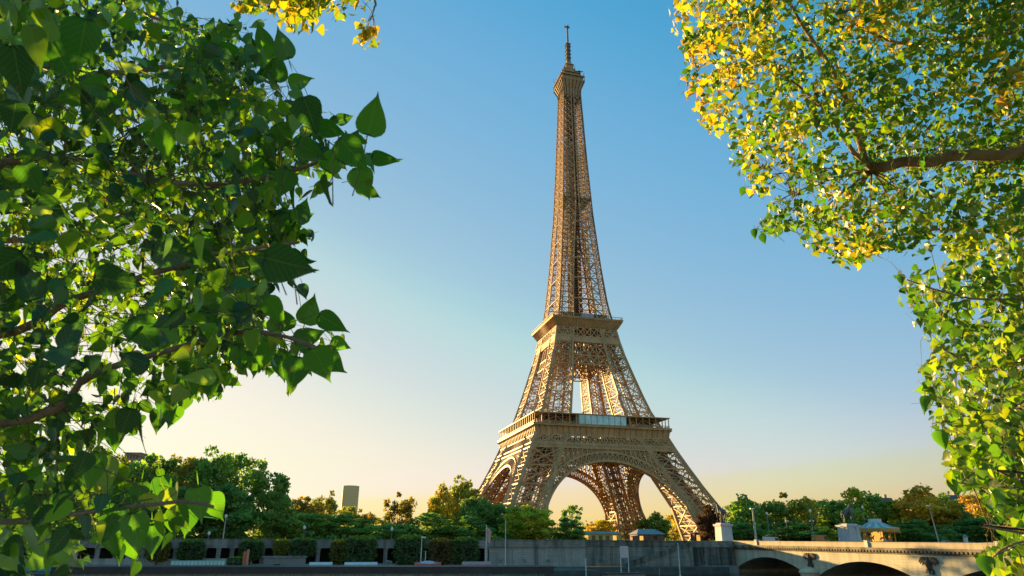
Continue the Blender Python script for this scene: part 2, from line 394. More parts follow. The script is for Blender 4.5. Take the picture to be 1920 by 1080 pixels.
for i in range(50):
    z0, z1 = lc[i], lc[i+1]; q = interp(z0, [(116, 2.9), (190, 2.7), (272, 2.3)])
    P = [(-q,-q),(q,-q),(q,q),(-q,q)]
    for j in range(4):
        a, b = P[j], P[(j+1) % 4]
        mb.beam((*a, z0), (*a, z1), .55); mb.beam((*a, z0), (*b, z1), .4); mb.beam((*b, z0), (*a, z1), .4); mb.beam((*a, z0), (*b, z0), .5)
    mb.beam((0, 0, z0), (0, 0, z1), 1.7); mb.beam((1.2, -1.2, z0), (1.2, -1.2, z1), .8); mb.beam((-1.3, 1.2, z0), (-1.3, 1.2, z1), .8)
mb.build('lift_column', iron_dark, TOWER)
ip = MB(); ring(ip, ho(194)+.2, 3.5, 193.3, 193.7)
for k in range(4):
    for i in range(9): f = -1+2*i/8; ip.beam(side(k, f*8.5, 8.5, 193.7), side(k, f*8.5, 8.5, 195.0), .12)
    ip.beam(side(k, -8.5, 8.5, 195.0), side(k, 8.5, 8.5, 195.0), .12)
ip.build('intermediate_platform', iron_dark, TOWER)
# summit
sm = MB(); skirt(sm, 5.15, 265, 5.7, 271); skirt(sm, 5.7, 271, 7.6, 276.2); ring(sm, 7.8, 3, 276.2, 276.8)
sm.frus(6.7, 276.8, 6.7, 279.8); ring(sm, 7.7, 6.4, 279.8, 280.4)
sm.frus(5.7, 280.4, 5.2, 283.4); ring(sm, 6.0, 4.8, 283.4, 283.9); sm.frus(4.3, 283.9, 3.2, 287.4); sm.frus(3.5, 287.4, 3.5, 288.0)
sm.frus(2.6, 288, 2.3, 291.5); sm.frus(2.9, 291.5, 2.7, 292.1); sm.frus(1.9, 292.1, 1.2, 295)
S = sm.build('summit_cabin', iron, TOWER)
sd = MB()
for k in range(4):
    for i in range(7):
        f = -1+2*i/6; sd.beam(side(k, f*5.7, 5.8, 271), side(k, f*7.6, 7.75, 276.2), .3, .4); sd.beam(side(k, f*7.7, 7.75, 276.8), side(k, f*7.7, 7.75, 280), .22)
        sd.beam(side(k, f*5.1, 5.3, 262), side(k, f*5.7, 5.85, 271), .3)
    for i in range(4): f = -.9+.6*i; sd.beam(side(k, f*5.5, 5.7, 280.5), side(k, f*5.9, 6.2, 284.6), .25)
    sd.beam(side(k, -5.6, 7.6, 281), side(k, -5.6, 8.4, 284.5), .25)
sd.build('summit_fitting', iron_dark, S)
for (x, y, z) in ((5.6,-4,285.2),(6.2,-2,284.6),(5.0,-5,284)):
    m_ = MB(); m_.lathe([(.2,-.05),(.9,.5),(1.1,.8)], 8, (x, y), z); m_.beam((x*.55, y*.55, 283.5), (x, y, z+.1), .3); m_.build('dish_antenna', iron_dark, S)
for p, q, w in (((3,-3.5,286.2), (8.2,-4.2,286.2), .4), ((-4,-4.5,284), (-4,-4.5,287.5), .3), ((3.2,-3,287.2), (3.2,-3,290.6), .22), ((-3.0,-3,287.2), (-3.0,-3,290), .22)):
    m_ = MB(); m_.beam(p, q, w, cap=True); m_.build('aerial', iron_dark, S)
an = MB(); an.frus(1.25, 295, 1.15, 308.5); an.frus(.5, 308.5, .42, 323.6)
for z in (297.5, 300.5, 303.5, 306.5, 308.6): an.frus(1.6, z, 1.6, z+.35)
an.box(-2.0, 1.6, -.35, .35, 322.6, 323.3); an.box(-.35, .35, -1.6, 1.6, 322.7, 323.4); an.beam((-1.2,0,322.9),(-2.2,0,324.0),.35)
an.build('antenna', mat('antenna_grey', (.16,.13,.11), .6), TOWER)
# ---------------------------------------------------------------- setting: ground, river, quays
grass_soil = mat('park_ground', (0.055, 0.075, 0.03), 0.95, col2=(0.16, 0.13, 0.085), scale=0.05)
asphalt = mat('asphalt', (0.05, 0.05, 0.052), 0.9, scale=0.6)
paving = mat('paving', (0.24, 0.225, 0.20), 0.9, scale=0.8)
ORG = W(0, 0, 0)
def site(mb, name, m, kind='structure'):
    o = mb.build(name, m, None, loc=ORG, rz=PHI); o['kind'] = kind; return o
g = MB(); prof = [(-164.4,5.9),(-134,5.9),(-112,4.4),(400,4.4),(1500,2),(9000,-20)]
ax = [-9000,-1500,-400,-100,100,400,1500,9000]
g.add([(a, b, z) for b, z in prof for a in ax], [(i*8+j, i*8+j+1, (i+1)*8+j+1, (i+1)*8+j) for i in range(5) for j in range(7)])
site(g, 'ground', grass_soil)
g = MB(); g.add([(-900,-158,5.905),(900,-158,5.905),(900,-144,5.905),(-900,-144,5.905)], [(0,1,2,3)]); site(g, 'road', asphalt)
g = MB(); g.box(-900, 900, -164.3, -158.2, 5.8, 6.03); site(g, 'pavement', paving)
g = MB(); g.box(-900, a_of(1090, -175), -186, -165.7, -4, 0.8); g.box(a_of(1090, -175), -24, -173, -165.7, -4, 0.8); site(g, 'lower_quay', mat('mossy_quay_stone', (0.07, 0.085, 0.075), .9, scale=.5, var=.4))
wm, wt, wp = nodes('river_water')
wp.inputs['Base Color'].default_value = (0.012, 0.045, 0.035, 1); wp.inputs['Roughness'].default_value = 0.08
n1 = wt.nodes.new('ShaderNodeTexNoise'); n1.inputs['Scale'].default_value = 0.9; n1.inputs['Detail'].default_value = 5
tc = wt.nodes.new('ShaderNodeTexCoord'); wt.links.new(tc.outputs['Object'], n1.inputs['Vector'])
b1 = wt.nodes.new('ShaderNodeBump'); b1.inputs['Strength'].default_value = 0.5; b1.inputs['Distance'].default_value = 0.25
wt.links.new(n1.outputs['Fac'], b1.inputs['Height']); wt.links.new(b1.outputs[0], wp.inputs['Normal'])
g = MB(); g.add([(-3000,-338,-.9),(3000,-338,-.9),(3000,-160,-.9),(-3000,-160,-.9)], [(0,1,2,3)]); site(g, 'river', wm)
g = MB(); g.box(-900, 900, -420, -338.5, -4, 6.0); site(g, 'promenade', paving)

# ---------------------------------------------------------------- quay walls of the far bank
stone = stone_mat('quay_stone', (0.20, 0.21, 0.19), (0.27, 0.27, 0.24), 1.6, .55, .025, .75, (.06,.07,.06))
stone_pale = stone_mat('pale_quay_stone', (0.30, 0.31, 0.29), (0.36, 0.36, 0.33), 1.8, .6, .02, .45, (.12,.14,.13))
stone_dark = stone_mat('stained_quay_stone', (0.12, 0.13, 0.12), (0.20, 0.20, 0.17), 1.4, .5, .02, .9, (.03,.035,.03))
concrete = stone_mat('grey_quay_masonry', (0.22, 0.23, 0.22), (0.28, 0.285, 0.265), 2.4, .7, .03, .7, (.07,.08,.075))
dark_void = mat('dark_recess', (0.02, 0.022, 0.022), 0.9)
A_L, A_1, A_2 = -250.0, a_of(917, -165), a_of(1283, -165)
A_3 = a_of(1378, -164)
def root_site(name, label, cat, a, b, z=0, group=None, rz=0): return thing(name, label, cat, W(a, b, z), PHI+rz, group)
qw = root_site('quay_wall', 'long grey quay wall with open bays between pillars, left part of the far bank', 'wall', A_L, -165)
L1 = A_1-A_L
m_ = MB(); m_.box(0, L1, -.55, 0.6, 5.1, 5.9); m_.box(0, L1, -.4, .1, 5.9, 6.9); m_.box(0, L1, -.6, .3, 6.9, 7.05); m_.build('parapet', concrete, qw)
m_ = MB(); m_.box(0, L1, -.35, .6, 0.8, 1.7); m_.box(0, a_of(480,-165)-A_L, -.5, -.35, .8, 2.9); m_.box(0, a_of(480,-165)-A_L, -.36, .6, 1.7, 2.9); m_.build('base_wall', stone_pale, qw)
m_ = MB(); m_.box(0, L1, 4.2, 4.6, 0.8, 5.2); m_.build('recess_back', dark_void, qw)  # near-black back wall carries the shade of the open bays in its colour
pil = [120,150,190,225,248,275,306,335,362,388,415,440,468,497,522,548,575,600,630,655,678,700,725,755,785,815,848,870,893,912]
for p in pil:
    x = a_of(p, -165)-A_L; m_ = MB(); m_.box(x-.45, x+.45, -.3, .35, 1.6, 5.15); m_.frus(.62, 4.75, .62, 5.09, x, .03) if False else m_.box(x-.6, x+.6, -.42, .45, 4.8, 5.12)
    m_.build('pillar', concrete, qw)
for p in (-100, -50, 0, 40, 80):
    x = a_of(p, -165)-A_L
    if x > .6: m_ = MB(); m_.box(x-.45, x+.45, -.3, .35, 1.6, 5.15); m_.build('pillar', concrete, qw)
q2 = root_site('quay_wall', 'pale stone quay wall under a dark parapet, behind the white flagpoles', 'wall', A_1, -165)
LA = a_of(1095,-165)-A_1
m_ = MB(); m_.box(.02, LA, -.45, .6, .8, 5.3); m_.box(.02, LA, -.75, -.45, .8, 1.5)
for p in (962, 1003, 1030, 1058):
    x = a_of(p,-165)-A_1; m_.box(x-.22, x+.22, -.62, -.45, 1.5, 5.3)
m_.build('wall_face', stone_pale, q2)
m_ = MB(); m_.box(0, LA, -.9, .6, 5.3, 5.55); m_.box(0, LA, -.55, .3, 5.55, 7.0); m_.box(0, LA, -.7, .4, 7.0, 7.15); m_.build('parapet', stone, q2)
q3 = root_site('quay_wall', 'dark weathered stone quay wall with the diagonal staircase against it', 'wall', A_1+LA, -165)
LB = A_2-A_1-LA
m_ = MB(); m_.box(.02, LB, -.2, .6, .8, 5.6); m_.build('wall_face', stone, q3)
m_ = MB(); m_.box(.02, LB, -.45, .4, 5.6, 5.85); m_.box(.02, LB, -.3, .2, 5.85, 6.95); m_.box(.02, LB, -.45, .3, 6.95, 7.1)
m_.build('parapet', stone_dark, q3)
rust = mat('rusty_iron', (.10,.06,.04), .8)
for nm_, r_, xs_ in (('mooring_ring', q2, (3, 9, 15)), ('mooring_ring', q3, (4, 10))):
    for x in xs_:
        m_ = MB(); m_.tube([(x+.3*math.cos(t), -.85, 2.2+.3*math.sin(t)) for t in np.linspace(0, 2*math.pi, 13)], .06, 5); m_.build(nm_, rust, r_)
for r_, x in ((q2, 12), (q3, 7)):
    m_ = MB()
    for dx in (-.25, .25): m_.beam((x+dx, -.95, .8), (x+dx, -.95, 5.8), .08)
    for i in range(14): m_.beam((x-.25, -.95, 1.0+.34*i), (x+.25, -.95, 1.0+.34*i), .05)
    m_.build('ladder', rust, r_)
st = root_site('quay_staircase', 'straight stone staircase climbing to the right along the dark quay wall', 'staircase', a_of(1168,-166), -166.9)
LS = a_of(1290,-166)-a_of(1168,-166); n = 26
m_ = MB(); prof = [(0,.8)]
for i in range(n): prof += [(LS*i/n, .8+5.0*(i+1)/n), (LS*(i+1)/n, .8+5.0*(i+1)/n)]
prof += [(LS, .8)]; m_.prism(prof, -.9, 1.6); m_.build('steps', stone, st)
m_ = MB(); m_.prism([(0,.81),(.9,.81),(LS,5.9),(LS,6.9),(0,1.9)], -1.15, -.91); m_.build('side_wall', stone_dark, st)
q4 = root_site('bridge_abutment', 'dark water stained stone abutment left of the first bridge arch', 'abutment', A_2, -165)
LC = -17.9-A_2
m_ = MB(); m_.box(0, LC, -1.2, .6, -3, 5.4)
for i in range(7): x = LC*i/7+.6; m_.box(x, x+.7, -1.45, -1.2, -3, 5.4)
m_.build('wall_face', stone_dark, q4)
m_ = MB(); m_.box(0, LC, -1.7, .8, 5.4, 6.0); m_.box(0, LC, -1.4, .2, 6.0, 7.05); m_.build('parapet', stone, q4)
m_ = MB(); m_.box(LC*.2, LC*.95, -3.6, -1.5, -2, .9); m_.build('footing', stone_pale, q4)

# ---------------------------------------------------------------- the stone bridge
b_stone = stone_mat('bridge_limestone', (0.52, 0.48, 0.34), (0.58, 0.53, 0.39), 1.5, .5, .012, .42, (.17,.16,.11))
b_corn = stone_mat('bridge_cornice_stone', (0.20, 0.17, 0.11), (0.26, 0.22, 0.15), 1.2, .9, .02, .85, (.07,.06,.045))  # stone darkened to paint in the shade under the cornice
b_par = stone_mat('bridge_parapet_stone', (0.56, 0.44, 0.28), (0.48, 0.42, 0.32), 2.2, 1.2, .015, .5, (.25,.24,.2))
BA, B_END, PITCH, SPAN = -17.5, -163.5, 33.5, 29.2
BR = root_site('stone_bridge', 'pale stone arch bridge with dark cornice crossing the river at the right', 'bridge', 0, 0)
def arch_z(b):
    s_ = -(b-B_END); k = (s_ % PITCH)-PITCH/2
    if abs(k) > SPAN/2: return -4
    rise, hs = 3.35, SPAN/2; R = (hs*hs+rise*rise)/(2*rise)
    return -.05+math.sqrt(R*R-k*k)-(R-rise)
bs = []
for i in range(5):
    b0 = B_END-PITCH*i; e = (PITCH-SPAN)/2
    bs += [b0, b0-e]+[b0-e-.001-(SPAN-.002)*j/36 for j in range(37)]+[b0-PITCH+e]
bs.append(B_END-PITCH*5)
m_ = MB()
for sgn in (-1, 1):
    A = sgn*17.5
    for i in range(len(bs)-1):
        z0, z1 = arch_z(bs[i]) if i else -4, arch_z(bs[i+1])
        if abs(bs[i]-bs[i+1]) < .01: continue
        m_.add([(A,bs[i],z0),(A,bs[i+1],z1),(A,bs[i+1],4.95),(A,bs[i],4.95)], [(0,1,2,3)])
for i in range(len(bs)-1):
    z0, z1 = arch_z(bs[i]) if i else -4, arch_z(bs[i+1]); m_.add([(-17.5,bs[i],z0),(-17.5,bs[i+1],z1),(17.5,bs[i+1],z1),(17.5,bs[i],z0)], [(0,1,2,3)])
m_.build('arches', b_stone, BR)
for i in range(5):
    c = B_END-PITCH*(i+.5); m_ = MB()                        # voussoir rings, slightly proud
    for j in range(36):
        k0, k1 = -SPAN/2+.05+(SPAN-.1)*j/36, -SPAN/2+.05+(SPAN-.1)*(j+1)/36
        z0, z1 = arch_z(c+k0)+.01, arch_z(c+k1)+.01
        m_.add([(BA-.07,c+k0,z0),(BA-.07,c+k1,z1),(BA-.07,c+k1,z1+.75),(BA-.07,c+k0,z0+.75),(BA+.1,c+k0,z0),(BA+.1,c+k1,z1),(BA+.1,c+k1,z1+.75),(BA+.1,c+k0,z0+.75)],
               [(0,1,2,3),(0,4,5,1),(3,2,6,7)])
    m_.build('arch_ring', b_stone, BR)
for i in range(1, 5):
    c = B_END-PITCH*i; m_ = MB(); m_.lathe([(2.15,-4),(2.15,.35),(2.45,.4),(2.45,.75),(1.7,1.3),(.2,1.75)], 16, (BA-.6, c)); m_.build('pier', b_stone, BR)
m_ = MB(); BE2 = B_END-PITCH*5
for sgn in (-1, 1):
    x = sgn*17.5
    m_.box(min(x+sgn*-.3, x+sgn*.25), max(x+sgn*-.3, x+sgn*.25), BE2, B_END+1.4, 4.95, 5.25); m_.box(min(x-sgn*.3, x+sgn*.75), max(x-sgn*.3, x+sgn*.75), BE2, B_END+1.4, 5.62, 6.08)
nb = 190
for i in range(nb):
    b = B_END-.4-(PITCH*5-.8)*i/nb; m_.box(BA-.7, BA-.02, b-.24, b+.24, 5.25, 5.62)
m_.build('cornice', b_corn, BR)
m_ = MB(); m_.box(-17.2, 17.2, BE2, B_END+4, 5.3, 5.98); m_.build('deck', asphalt, BR)
m_ = MB()
for sgn in (-1, 1):
    x = sgn*17.35; m_.box(x-.2, x+.2, BE2, B_END+1.2, 6.08, 6.95); m_.box(x-.28, x+.28, BE2, B_END+1.2, 6.95, 7.1)
m_.build('parapet', b_par, BR)
white_stone = mat('white_stone', (0.55, 0.52, 0.47), .8, scale=.6)
for p in (1418, 1625, 1872):
    s_ = None
    for b in np.arange(-166, -300, -.5):
        if to_px(*W(-17.5, b, 6.5))[0] > p: s_ = b; break
    m_ = MB(); m_.box(-17.85, -16.85, s_-.45, s_+.45, 6.09, 7.3); m_.box(-17.95, -16.75, s_-.55, s_+.55, 7.3, 7.42); m_.build('parapet_block', white_stone, BR)
emb = mat('dark_carved_stone', (0.075, 0.065, 0.05), .95, var=.35, scale=2.5, bump=.6)
for i in (1, 2, 3):
    c = B_END-PITCH*i; m_ = MB(); x = BA-.22                 # spread-winged bird over a wreath
    for sg in (-1, 1):
        for dz, ln, r_ in ((0, 2.25, .30), (-.38, 2.0, .27), (-.72, 1.5, .24)):
            m_.tube([(x-.05, c+sg*(.25+(ln-.25)*t), 4.15+dz*(1-.3*t)+.28*math.sin(t*3.0)-.55*t**3) for t in np.linspace(0, 1, 7)], [r_*.7, r_, r_, r_*.95, r_*.85, r_*.6, r_*.25], 6)
    m_.tube([(x-.05, c, 4.6), (x-.15, c, 4.35), (x-.15, c, 3.9), (x-.15, c, 3.3), (x-.1, c, 2.7), (x-.08, c, 2.3)], [.16,.28,.48,.55,.42,.5], 8)
    m_.tube([(x-.05, c-.62, 2.5), (x-.08, c-.6, 2.0), (x-.08, c-.45, 1.4)], [.2,.3,.2], 6); m_.tube([(x-.05, c+.62, 2.5), (x-.08, c+.6, 2.0), (x-.08, c+.45, 1.4)], [.2,.3,.2], 6)
    m_.tube([(x-.05, c, 2.5), (x-.1, c, 1.9), (x-.05, c, 1.25)], [.4,.45,.25], 7)
    m_.build('carved_emblem', emb, BR, smooth=True)

# ---------------------------------------------------------------- statues on pedestals at the bridge end
bronze = mat('weathered_bronze', (0.10, 0.115, 0.10), .6, var=.35, scale=2.0)
ped_m = mat('pale_pedestal', (0.50, 0.50, 0.50), .75, var=.12, scale=.5)
def skin_obj(name, verts, edges, radii, m, parent):
    me = bpy.data.meshes.new(name); me.from_pydata(verts, edges, []); me.materials.append(m)
    o = bpy.data.objects.new(name, me); SC.collection.objects.link(o); o.parent = parent
    md = o.modifiers.new('skin', 'SKIN'); md.use_smooth_shade = True
    if not me.skin_vertices: me.skin_vertices.add() if hasattr(me.skin_vertices, 'add') else None
    for i, r_ in enumerate(radii):
        me.skin_vertices[0].data[i].radius = (r_, r_); me.skin_vertices[0].data[i].use_root = (i == 0)
    s_ = o.modifiers.new('sub', 'SUBSURF'); s_.levels = 1; s_.render_levels = 1
    return o
def horseman(label, p, b, wid, ztop_ped, flip=1):
    r_ = root_site('horse_tamer_statue', label, 'statue', a_of(p, b), b, 5.9)
    m_ = MB(); h = wid/2; m_.frus(h+.5, 0, h+.5, .7); m_.frus(h+.2, .7, h, 1.0); m_.frus(h, 1.0, h-.1, ztop_ped-.7); m_.frus(h+.25, ztop_ped-.7, h+.35, ztop_ped-.3); m_.frus(h-.2, ztop_ped-.3, h-.5, ztop_ped)
    m_.build('pedestal', ped_m, r_)
    z = ztop_ped; f = flip
    V = [(-.9*f,0,z+2.55),(0,0,z+2.5),(.85*f,0,z+2.75),(1.35*f,0,z+3.4),(1.6*f,0,z+4.1),(1.9*f,0,z+4.35),(2.35*f,0,z+3.9),  # trunk, neck, head
         (-1.15*f,-.35,z+1.9),(-.95*f,-.38,z+1.15),(-1.15*f,-.38,z+.1),(-1.15*f,.35,z+1.9),(-.75*f,.38,z+1.15),(-.95*f,.38,z+.1),
         (1.0*f,-.35,z+1.95),(1.05*f,-.35,z+1.1),(1.0*f,-.35,z+.1),(1.1*f,.35,z+2.0),(1.7*f,.35,z+1.8),(1.55*f,.35,z+1.0),
         (-1.35*f,0,z+2.6),(-1.75*f,0,z+2.0),(-1.75*f,0,z+1.1)]
    E = [(0,1),(1,2),(2,3),(3,4),(4,5),(5,6),(0,7),(7,8),(8,9),(0,10),(10,11),(11,12),(2,13),(13,14),(14,15),(2,16),(16,17),(17,18),(0,19),(19,20),(20,21)]
    skin_obj('horse', V, E, [.62,.58,.6,.4,.3,.28,.16,.34,.2,.14,.34,.2,.14,.28,.18,.13,.28,.18,.13,.2,.14,.1], bronze, r_)
    x0, y0 = .9*f, -1.15
    V = [(x0,y0,z+1.65),(x0,y0,z+2.1),(x0,y0,z+2.6),(x0,y0,z+2.95),(x0+.05*f,y0,z+3.25),
         (x0-.18,y0,z+1.35),(x0-.25,y0,z+.85),(x0-.3,y0,z+.12),(x0+.18,y0,z+1.35),(x0+.35,y0,z+.85),(x0+.4,y0,z+.12),
         (x0-.38,y0,z+2.6),(x0-.6,y0,z+2.15),(x0-.45,y0,z+1.75),(x0+.38,y0,z+2.6),(x0+.75,y0,z+2.95),(x0+.95,y0+.2,z+3.4)]
    E = [(0,1),(1,2),(2,3),(3,4),(0,5),(5,6),(6,7),(0,8),(8,9),(9,10),(2,11),(11,12),(12,13),(2,14),(14,15),(15,16)]
    skin_obj('warrior', V, E, [.28,.24,.3,.12,.2,.2,.14,.1,.2,.14,.1,.15,.11,.09,.15,.11,.09], bronze, r_)
    return r_
horseman('bronze man leading a horse on a square white pedestal left of the bridge', 1357, -160.5, 4.1, 4.6, -1)
horseman('bronze man leading a horse on a tall grooved pedestal beside the carousel', 1592, -159, 4.4, 4.6, 1)
SP = [o for o in SC.objects if o.name.startswith('horse_tamer')][1]
m_ = MB()
for x in (-1.3, 1.3): m_.box(x-.55, x+.55, -2.35, -2.12, 1.0, 3.9)
m_.build('pilaster', ped_m, SP); SP.scale = (1, 1, 1.32)
next(o for o in SC.objects if o.name == 'horse_tamer_statue').scale = (.84, .84, 1.28)

# ---------------------------------------------------------------- carousel
white_paint = mat('white_paint', (0.62, 0.63, 0.62), .6, var=.12, scale=.8)
teal_paint = mat('faded_blue_paint', (0.25, 0.40, 0.42), .6, var=.2, scale=1.5)
lit_gold = mat('sunlit_gold', (0.55, 0.30, 0.06), .45, var=.3, scale=1.2)  # golden sunlight on fringe and horses put into the colour
warm_glow = mat('warm_glow_panel', (0.7, 0.4, 0.1), .5, emit=((1.0, .5, .08), .35))  # orange with weak emission, on the carousel drum and some hut windows
ca = root_site('carousel', 'round fairground carousel with pale striped canopy and golden inside', 'carousel', a_of(1644, -140), -140, 5.9)
R1 = 5.9; n = 24
m_ = MB(); m_.lathe([(R1,0),(R1,.45),(.2,.5)], n); m_.build('platform', white_paint, ca)
m_ = MB(); m_.lathe([(.3,5.75),(1.7,5.7),(1.8,5.0)], n, cap=False); m_.lathe([(1.8,5.0),(2.6,4.7),(3.9,4.1),(R1+.2,3.75),(R1+.2,3.6)], n, cap=False); roof = m_.build('canopy', mat('pale_canvas', (.60,.62,.60), .7), ca)
m_ = MB()
for i in range(0, n, 2):
    a0, a1 = 2*math.pi*i/n, 2*math.pi*(i+1)/n; P = []
    for r_, h in ((1.83,5.03),(2.6,4.74),(3.9,4.14),(R1+.2,3.79)): P += [(r_*math.cos(a0), r_*math.sin(a0), h), (r_*math.cos(a1), r_*math.sin(a1), h)]
    m_.add(P, [(0,1,3,2),(2,3,5,4),(4,5,7,6)])
m_.build('canopy_stripe', teal_paint, roof)
m_ = MB(); m_.lathe([(R1+.25,2.85),(R1+.25,3.62)], n, cap=False)
for i in range(n): a = 2*math.pi*(i+.5)/n; m_.tube([((R1+.25)*math.cos(a), (R1+.25)*math.sin(a), 2.95), ((R1+.25)*math.cos(a), (R1+.25)*math.sin(a), 2.6)], [.35,.1], 6)
m_.build('fringe', lit_gold, ca)
m_ = MB(); m_.lathe([(1.5,.5),(1.5,3.6),(2.6,3.7)], 12); m_.build('centre_drum', warm_glow, ca)
for i in range(12):
    a = 2*math.pi*i/12; m_ = MB(); m_.tube([(4.7*math.cos(a), 4.7*math.sin(a), .5), (4.7*math.cos(a), 4.7*math.sin(a), 3.7)], .07, 6); m_.build('pole', lit_gold, ca)
hv = [(-.5,0,1.5),(0,0,1.5),(.45,0,1.6),(.7,0,2.0),(.95,0,1.95),(-.6,0,1.1),(-.75,0,.75),(.55,0,1.1),(.8,0,.85)]
hproto = None
for i in range(8):
    a = 2*math.pi*(i+.5)/8
    if hproto is None:
        hproto = skin_obj('wooden_horse', hv, [(0,1),(1,2),(2,3),(3,4),(0,5),(5,6),(2,7),(7,8)], [.22,.2,.22,.13,.1,.1,.06,.1,.06], lit_gold, ca); hz = hproto
    else: hz = hproto.copy(); SC.collection.objects.link(hz); hz.parent = ca
    hz.location = (3.5*math.cos(a), 3.5*math.sin(a), 0); hz.rotation_euler = (0, 0, a+math.pi/2)

ca.scale = (1.14, 1.14, 1.42)
# ---------------------------------------------------------------- vehicles on the quay road and the bridge
glass_dark = mat('car_glass', (0.03, 0.035, 0.04), .12, var=.1); rubber = mat('tyre_rubber', (0.02,.02,.02), .9); chrome = mat('light_metal', (.5,.5,.5), .35, metal=.8)
lamp_red = mat('tail_lamp', (.4,.02,.02), .3); lamp_w = mat('head_lamp', (.7,.7,.65), .2)
def car(label, loc, rz, col, van=False, name='parked_car', cat='car'):
    r_ = thing(name, label, cat, loc, rz)
    pm = mat('car_paint', col, .3, var=.06, scale=.4, spec=.6); m_ = MB()
    if not van: pr = [(-2.1,.35),(2.1,.35),(2.15,.7),(2.0,.85),(1.1,.98),(.45,1.42),(-1.1,1.45),(-1.75,1.0),(-2.1,.95)]
    else: pr = [(-2.6,.4),(2.5,.4),(2.6,.95),(2.1,1.15),(1.5,2.2),(-2.5,2.3),(-2.6,2.1)]
    m_.prism(pr, -.85, .85); m_.build('body', pm, r_)
    m_ = MB(); w = [(.98,1.0),(.42,1.36),(-1.05,1.38),(-1.55,1.02)] if not van else [(1.95,1.25),(1.5,2.0),(.5,2.02),(.5,1.25)]
    m_.prism(w, -.87, .87); m_.build('side_window', glass_dark, r_)
    m_ = MB(); p0, p1 = ((1.1,1.0),(.5,1.4)) if not van else ((2.1,1.2),(1.55,2.1))
    m_.add([(p0[0]+.02,-.75,p0[1]),(p0[0]+.02,.75,p0[1]),(p1[0]+.02,.68,p1[1]),(p1[0]+.02,-.68,p1[1])], [(0,1,2,3)]); m_.build('windscreen', glass_dark, r_)
    for x in (-1.3, 1.35):
        for y in (-.8, .8):
            m_ = MB(); m_.tube([(x, y-.11, .33), (x, y+.11, .33)], .33, 14); wh = m_.build('wheel', rubber, r_)
            m_ = MB(); s_ = 1 if y > 0 else -1; m_.tube([(x, y+s_*.1, .33), (x, y+s_*.125, .33)], .2, 10); m_.build('rim', chrome, wh)
    xf = 2.14 if not van else 2.56
    for y in (-.6, .6):
        m_ = MB(); m_.box(xf-.06, xf+.03, y-.16, y+.16, .66, .82); m_.build('headlight', lamp_w, r_)
        m_ = MB(); m_.box(-xf-.02+.02, -xf+.09, y-.14, y+.14, .75, .95); m_.build('tail_light', lamp_red, r_)
    return r_
def bridge_pt(px, a):                                        # point on the bridge deck in the sight column px, on line a
    for b in np.arange(-150, -300, -.25):
        if to_px(*W(a, b, 6.5))[0] > px: return W(a, b, 5.985)
car('pinkish silver car passing in front of the carousel', at_b(1664, -150), PHI, (.45,.33,.34)).location.z = 5.91
car('pale turquoise car beside the leaning lamp post', at_b(1772, -150), PHI, (.30,.45,.42)).location.z = 5.91
car('small white van left of the ornate lamp post', at_b(1446, -153), PHI, (.6,.6,.6), True, 'white_van', 'van').location.z = 5.91
cv_ = car('orange delivery van between the lamp post and the grooved pedestal', at_b(1538, -156), PHI, (.50,.20,.04), True, 'orange_van', 'van'); cv_.location.z = 5.91; cv_.scale = (1.0, 1, 1.25)
car('dark red car just left of the grooved pedestal', at_b(1566, -150), PHI, (.22,.05,.04)).location.z = 5.91

# ---------------------------------------------------------------- lamp posts, poles, signs
pole_m = mat('pole_paint', (0.20, 0.24, 0.20), .6); pale_pole = mat('pale_pole_paint', (0.46, 0.44, 0.34), .6); white_pole = mat('white_pole_paint', (0.60, 0.62, 0.60), .5)
globe_m = mat('lamp_globe', (0.75, 0.76, 0.72), .3, var=.03)
def ztop_at(px, y, b): return at_b(px, b, y).z
def lamp(label, px, y, b, z0=5.9, style='globe', r=.09, m=None, lean=0, sc=1.0):
    q = at_b(px, b, y); h = q.z-z0
    t = thing('street_lamp', label, 'street lamp', (q.x, q.y, z0), PHI); t.rotation_euler = (0, lean, PHI)
    m_ = MB(); m_.tube([(0,0,0),(0,0,.6),(0,0,.65),(0,0,h*.5),(0,0,h-.3)], [r*2.4,r*2.1,r*1.4,r*1.15,r*.8], 8); m_.build('post', m or pole_m, t)
    if style == 'globe':
        m_ = MB(); m_.lathe([(.1,-.45),(.26*sc,-.3),(.36*sc,-.02),(.32*sc,.2),(.16*sc,.36),(.05,.5)], 10, (0,0), h); m_.build('lantern', globe_m, t)
    elif style == 'ornate':
        m_ = MB(); m_.lathe([(.1,-.5),(.3,-.35),(.4,0),(.34,.25),(.14,.4),(.05,.6)], 10, (0,0), h); m_.build('lantern', globe_m, t)
        for sg in (-1, 1):
            m_ = MB(); m_.tube([(0,0,h*.72), (sg*.35,0,h*.74), (sg*.6,0,h*.70)], .05, 6); m_.lathe([(.08,-.3),(.24,-.15),(.26,.1),(.06,.3)], 8, (sg*.6, 0), h*.70); m_.build('side_lantern', globe_m, t)
    elif style == 'arm':
        m_ = MB(); m_.box(-.8, .5, -.18, .18, h-.25, h+.05); m_.build('lamp_head', globe_m, t)
    return t
lamp('thick pale tapering lamp post rising right of the first statue', 1411, 953, -158, style='arm', r=.26, m=pale_pole)
lamp('white globe lamp standing before the dark trees right of the thick pale post', 1438, 963, -150)
lamp('short white globe lamp beside the small white van', 1474, 977, -145, sc=.9)
lamp('tall lamp post with white globe and small side lanterns left of the orange van', 1519, 958, -158, style='ornate', r=.1)
lamp('globe lamp between the second statue and the carousel roof', 1617, 951, -148)
lamp('tall pale lamp post leaning left before the orange tree', 1747, 947, -160, style='arm', r=.15, m=pale_pole, lean=-.10)
lamp('thin globe lamp above the clipped shrubs under the far tower block', 571, 989, -162, r=.06)
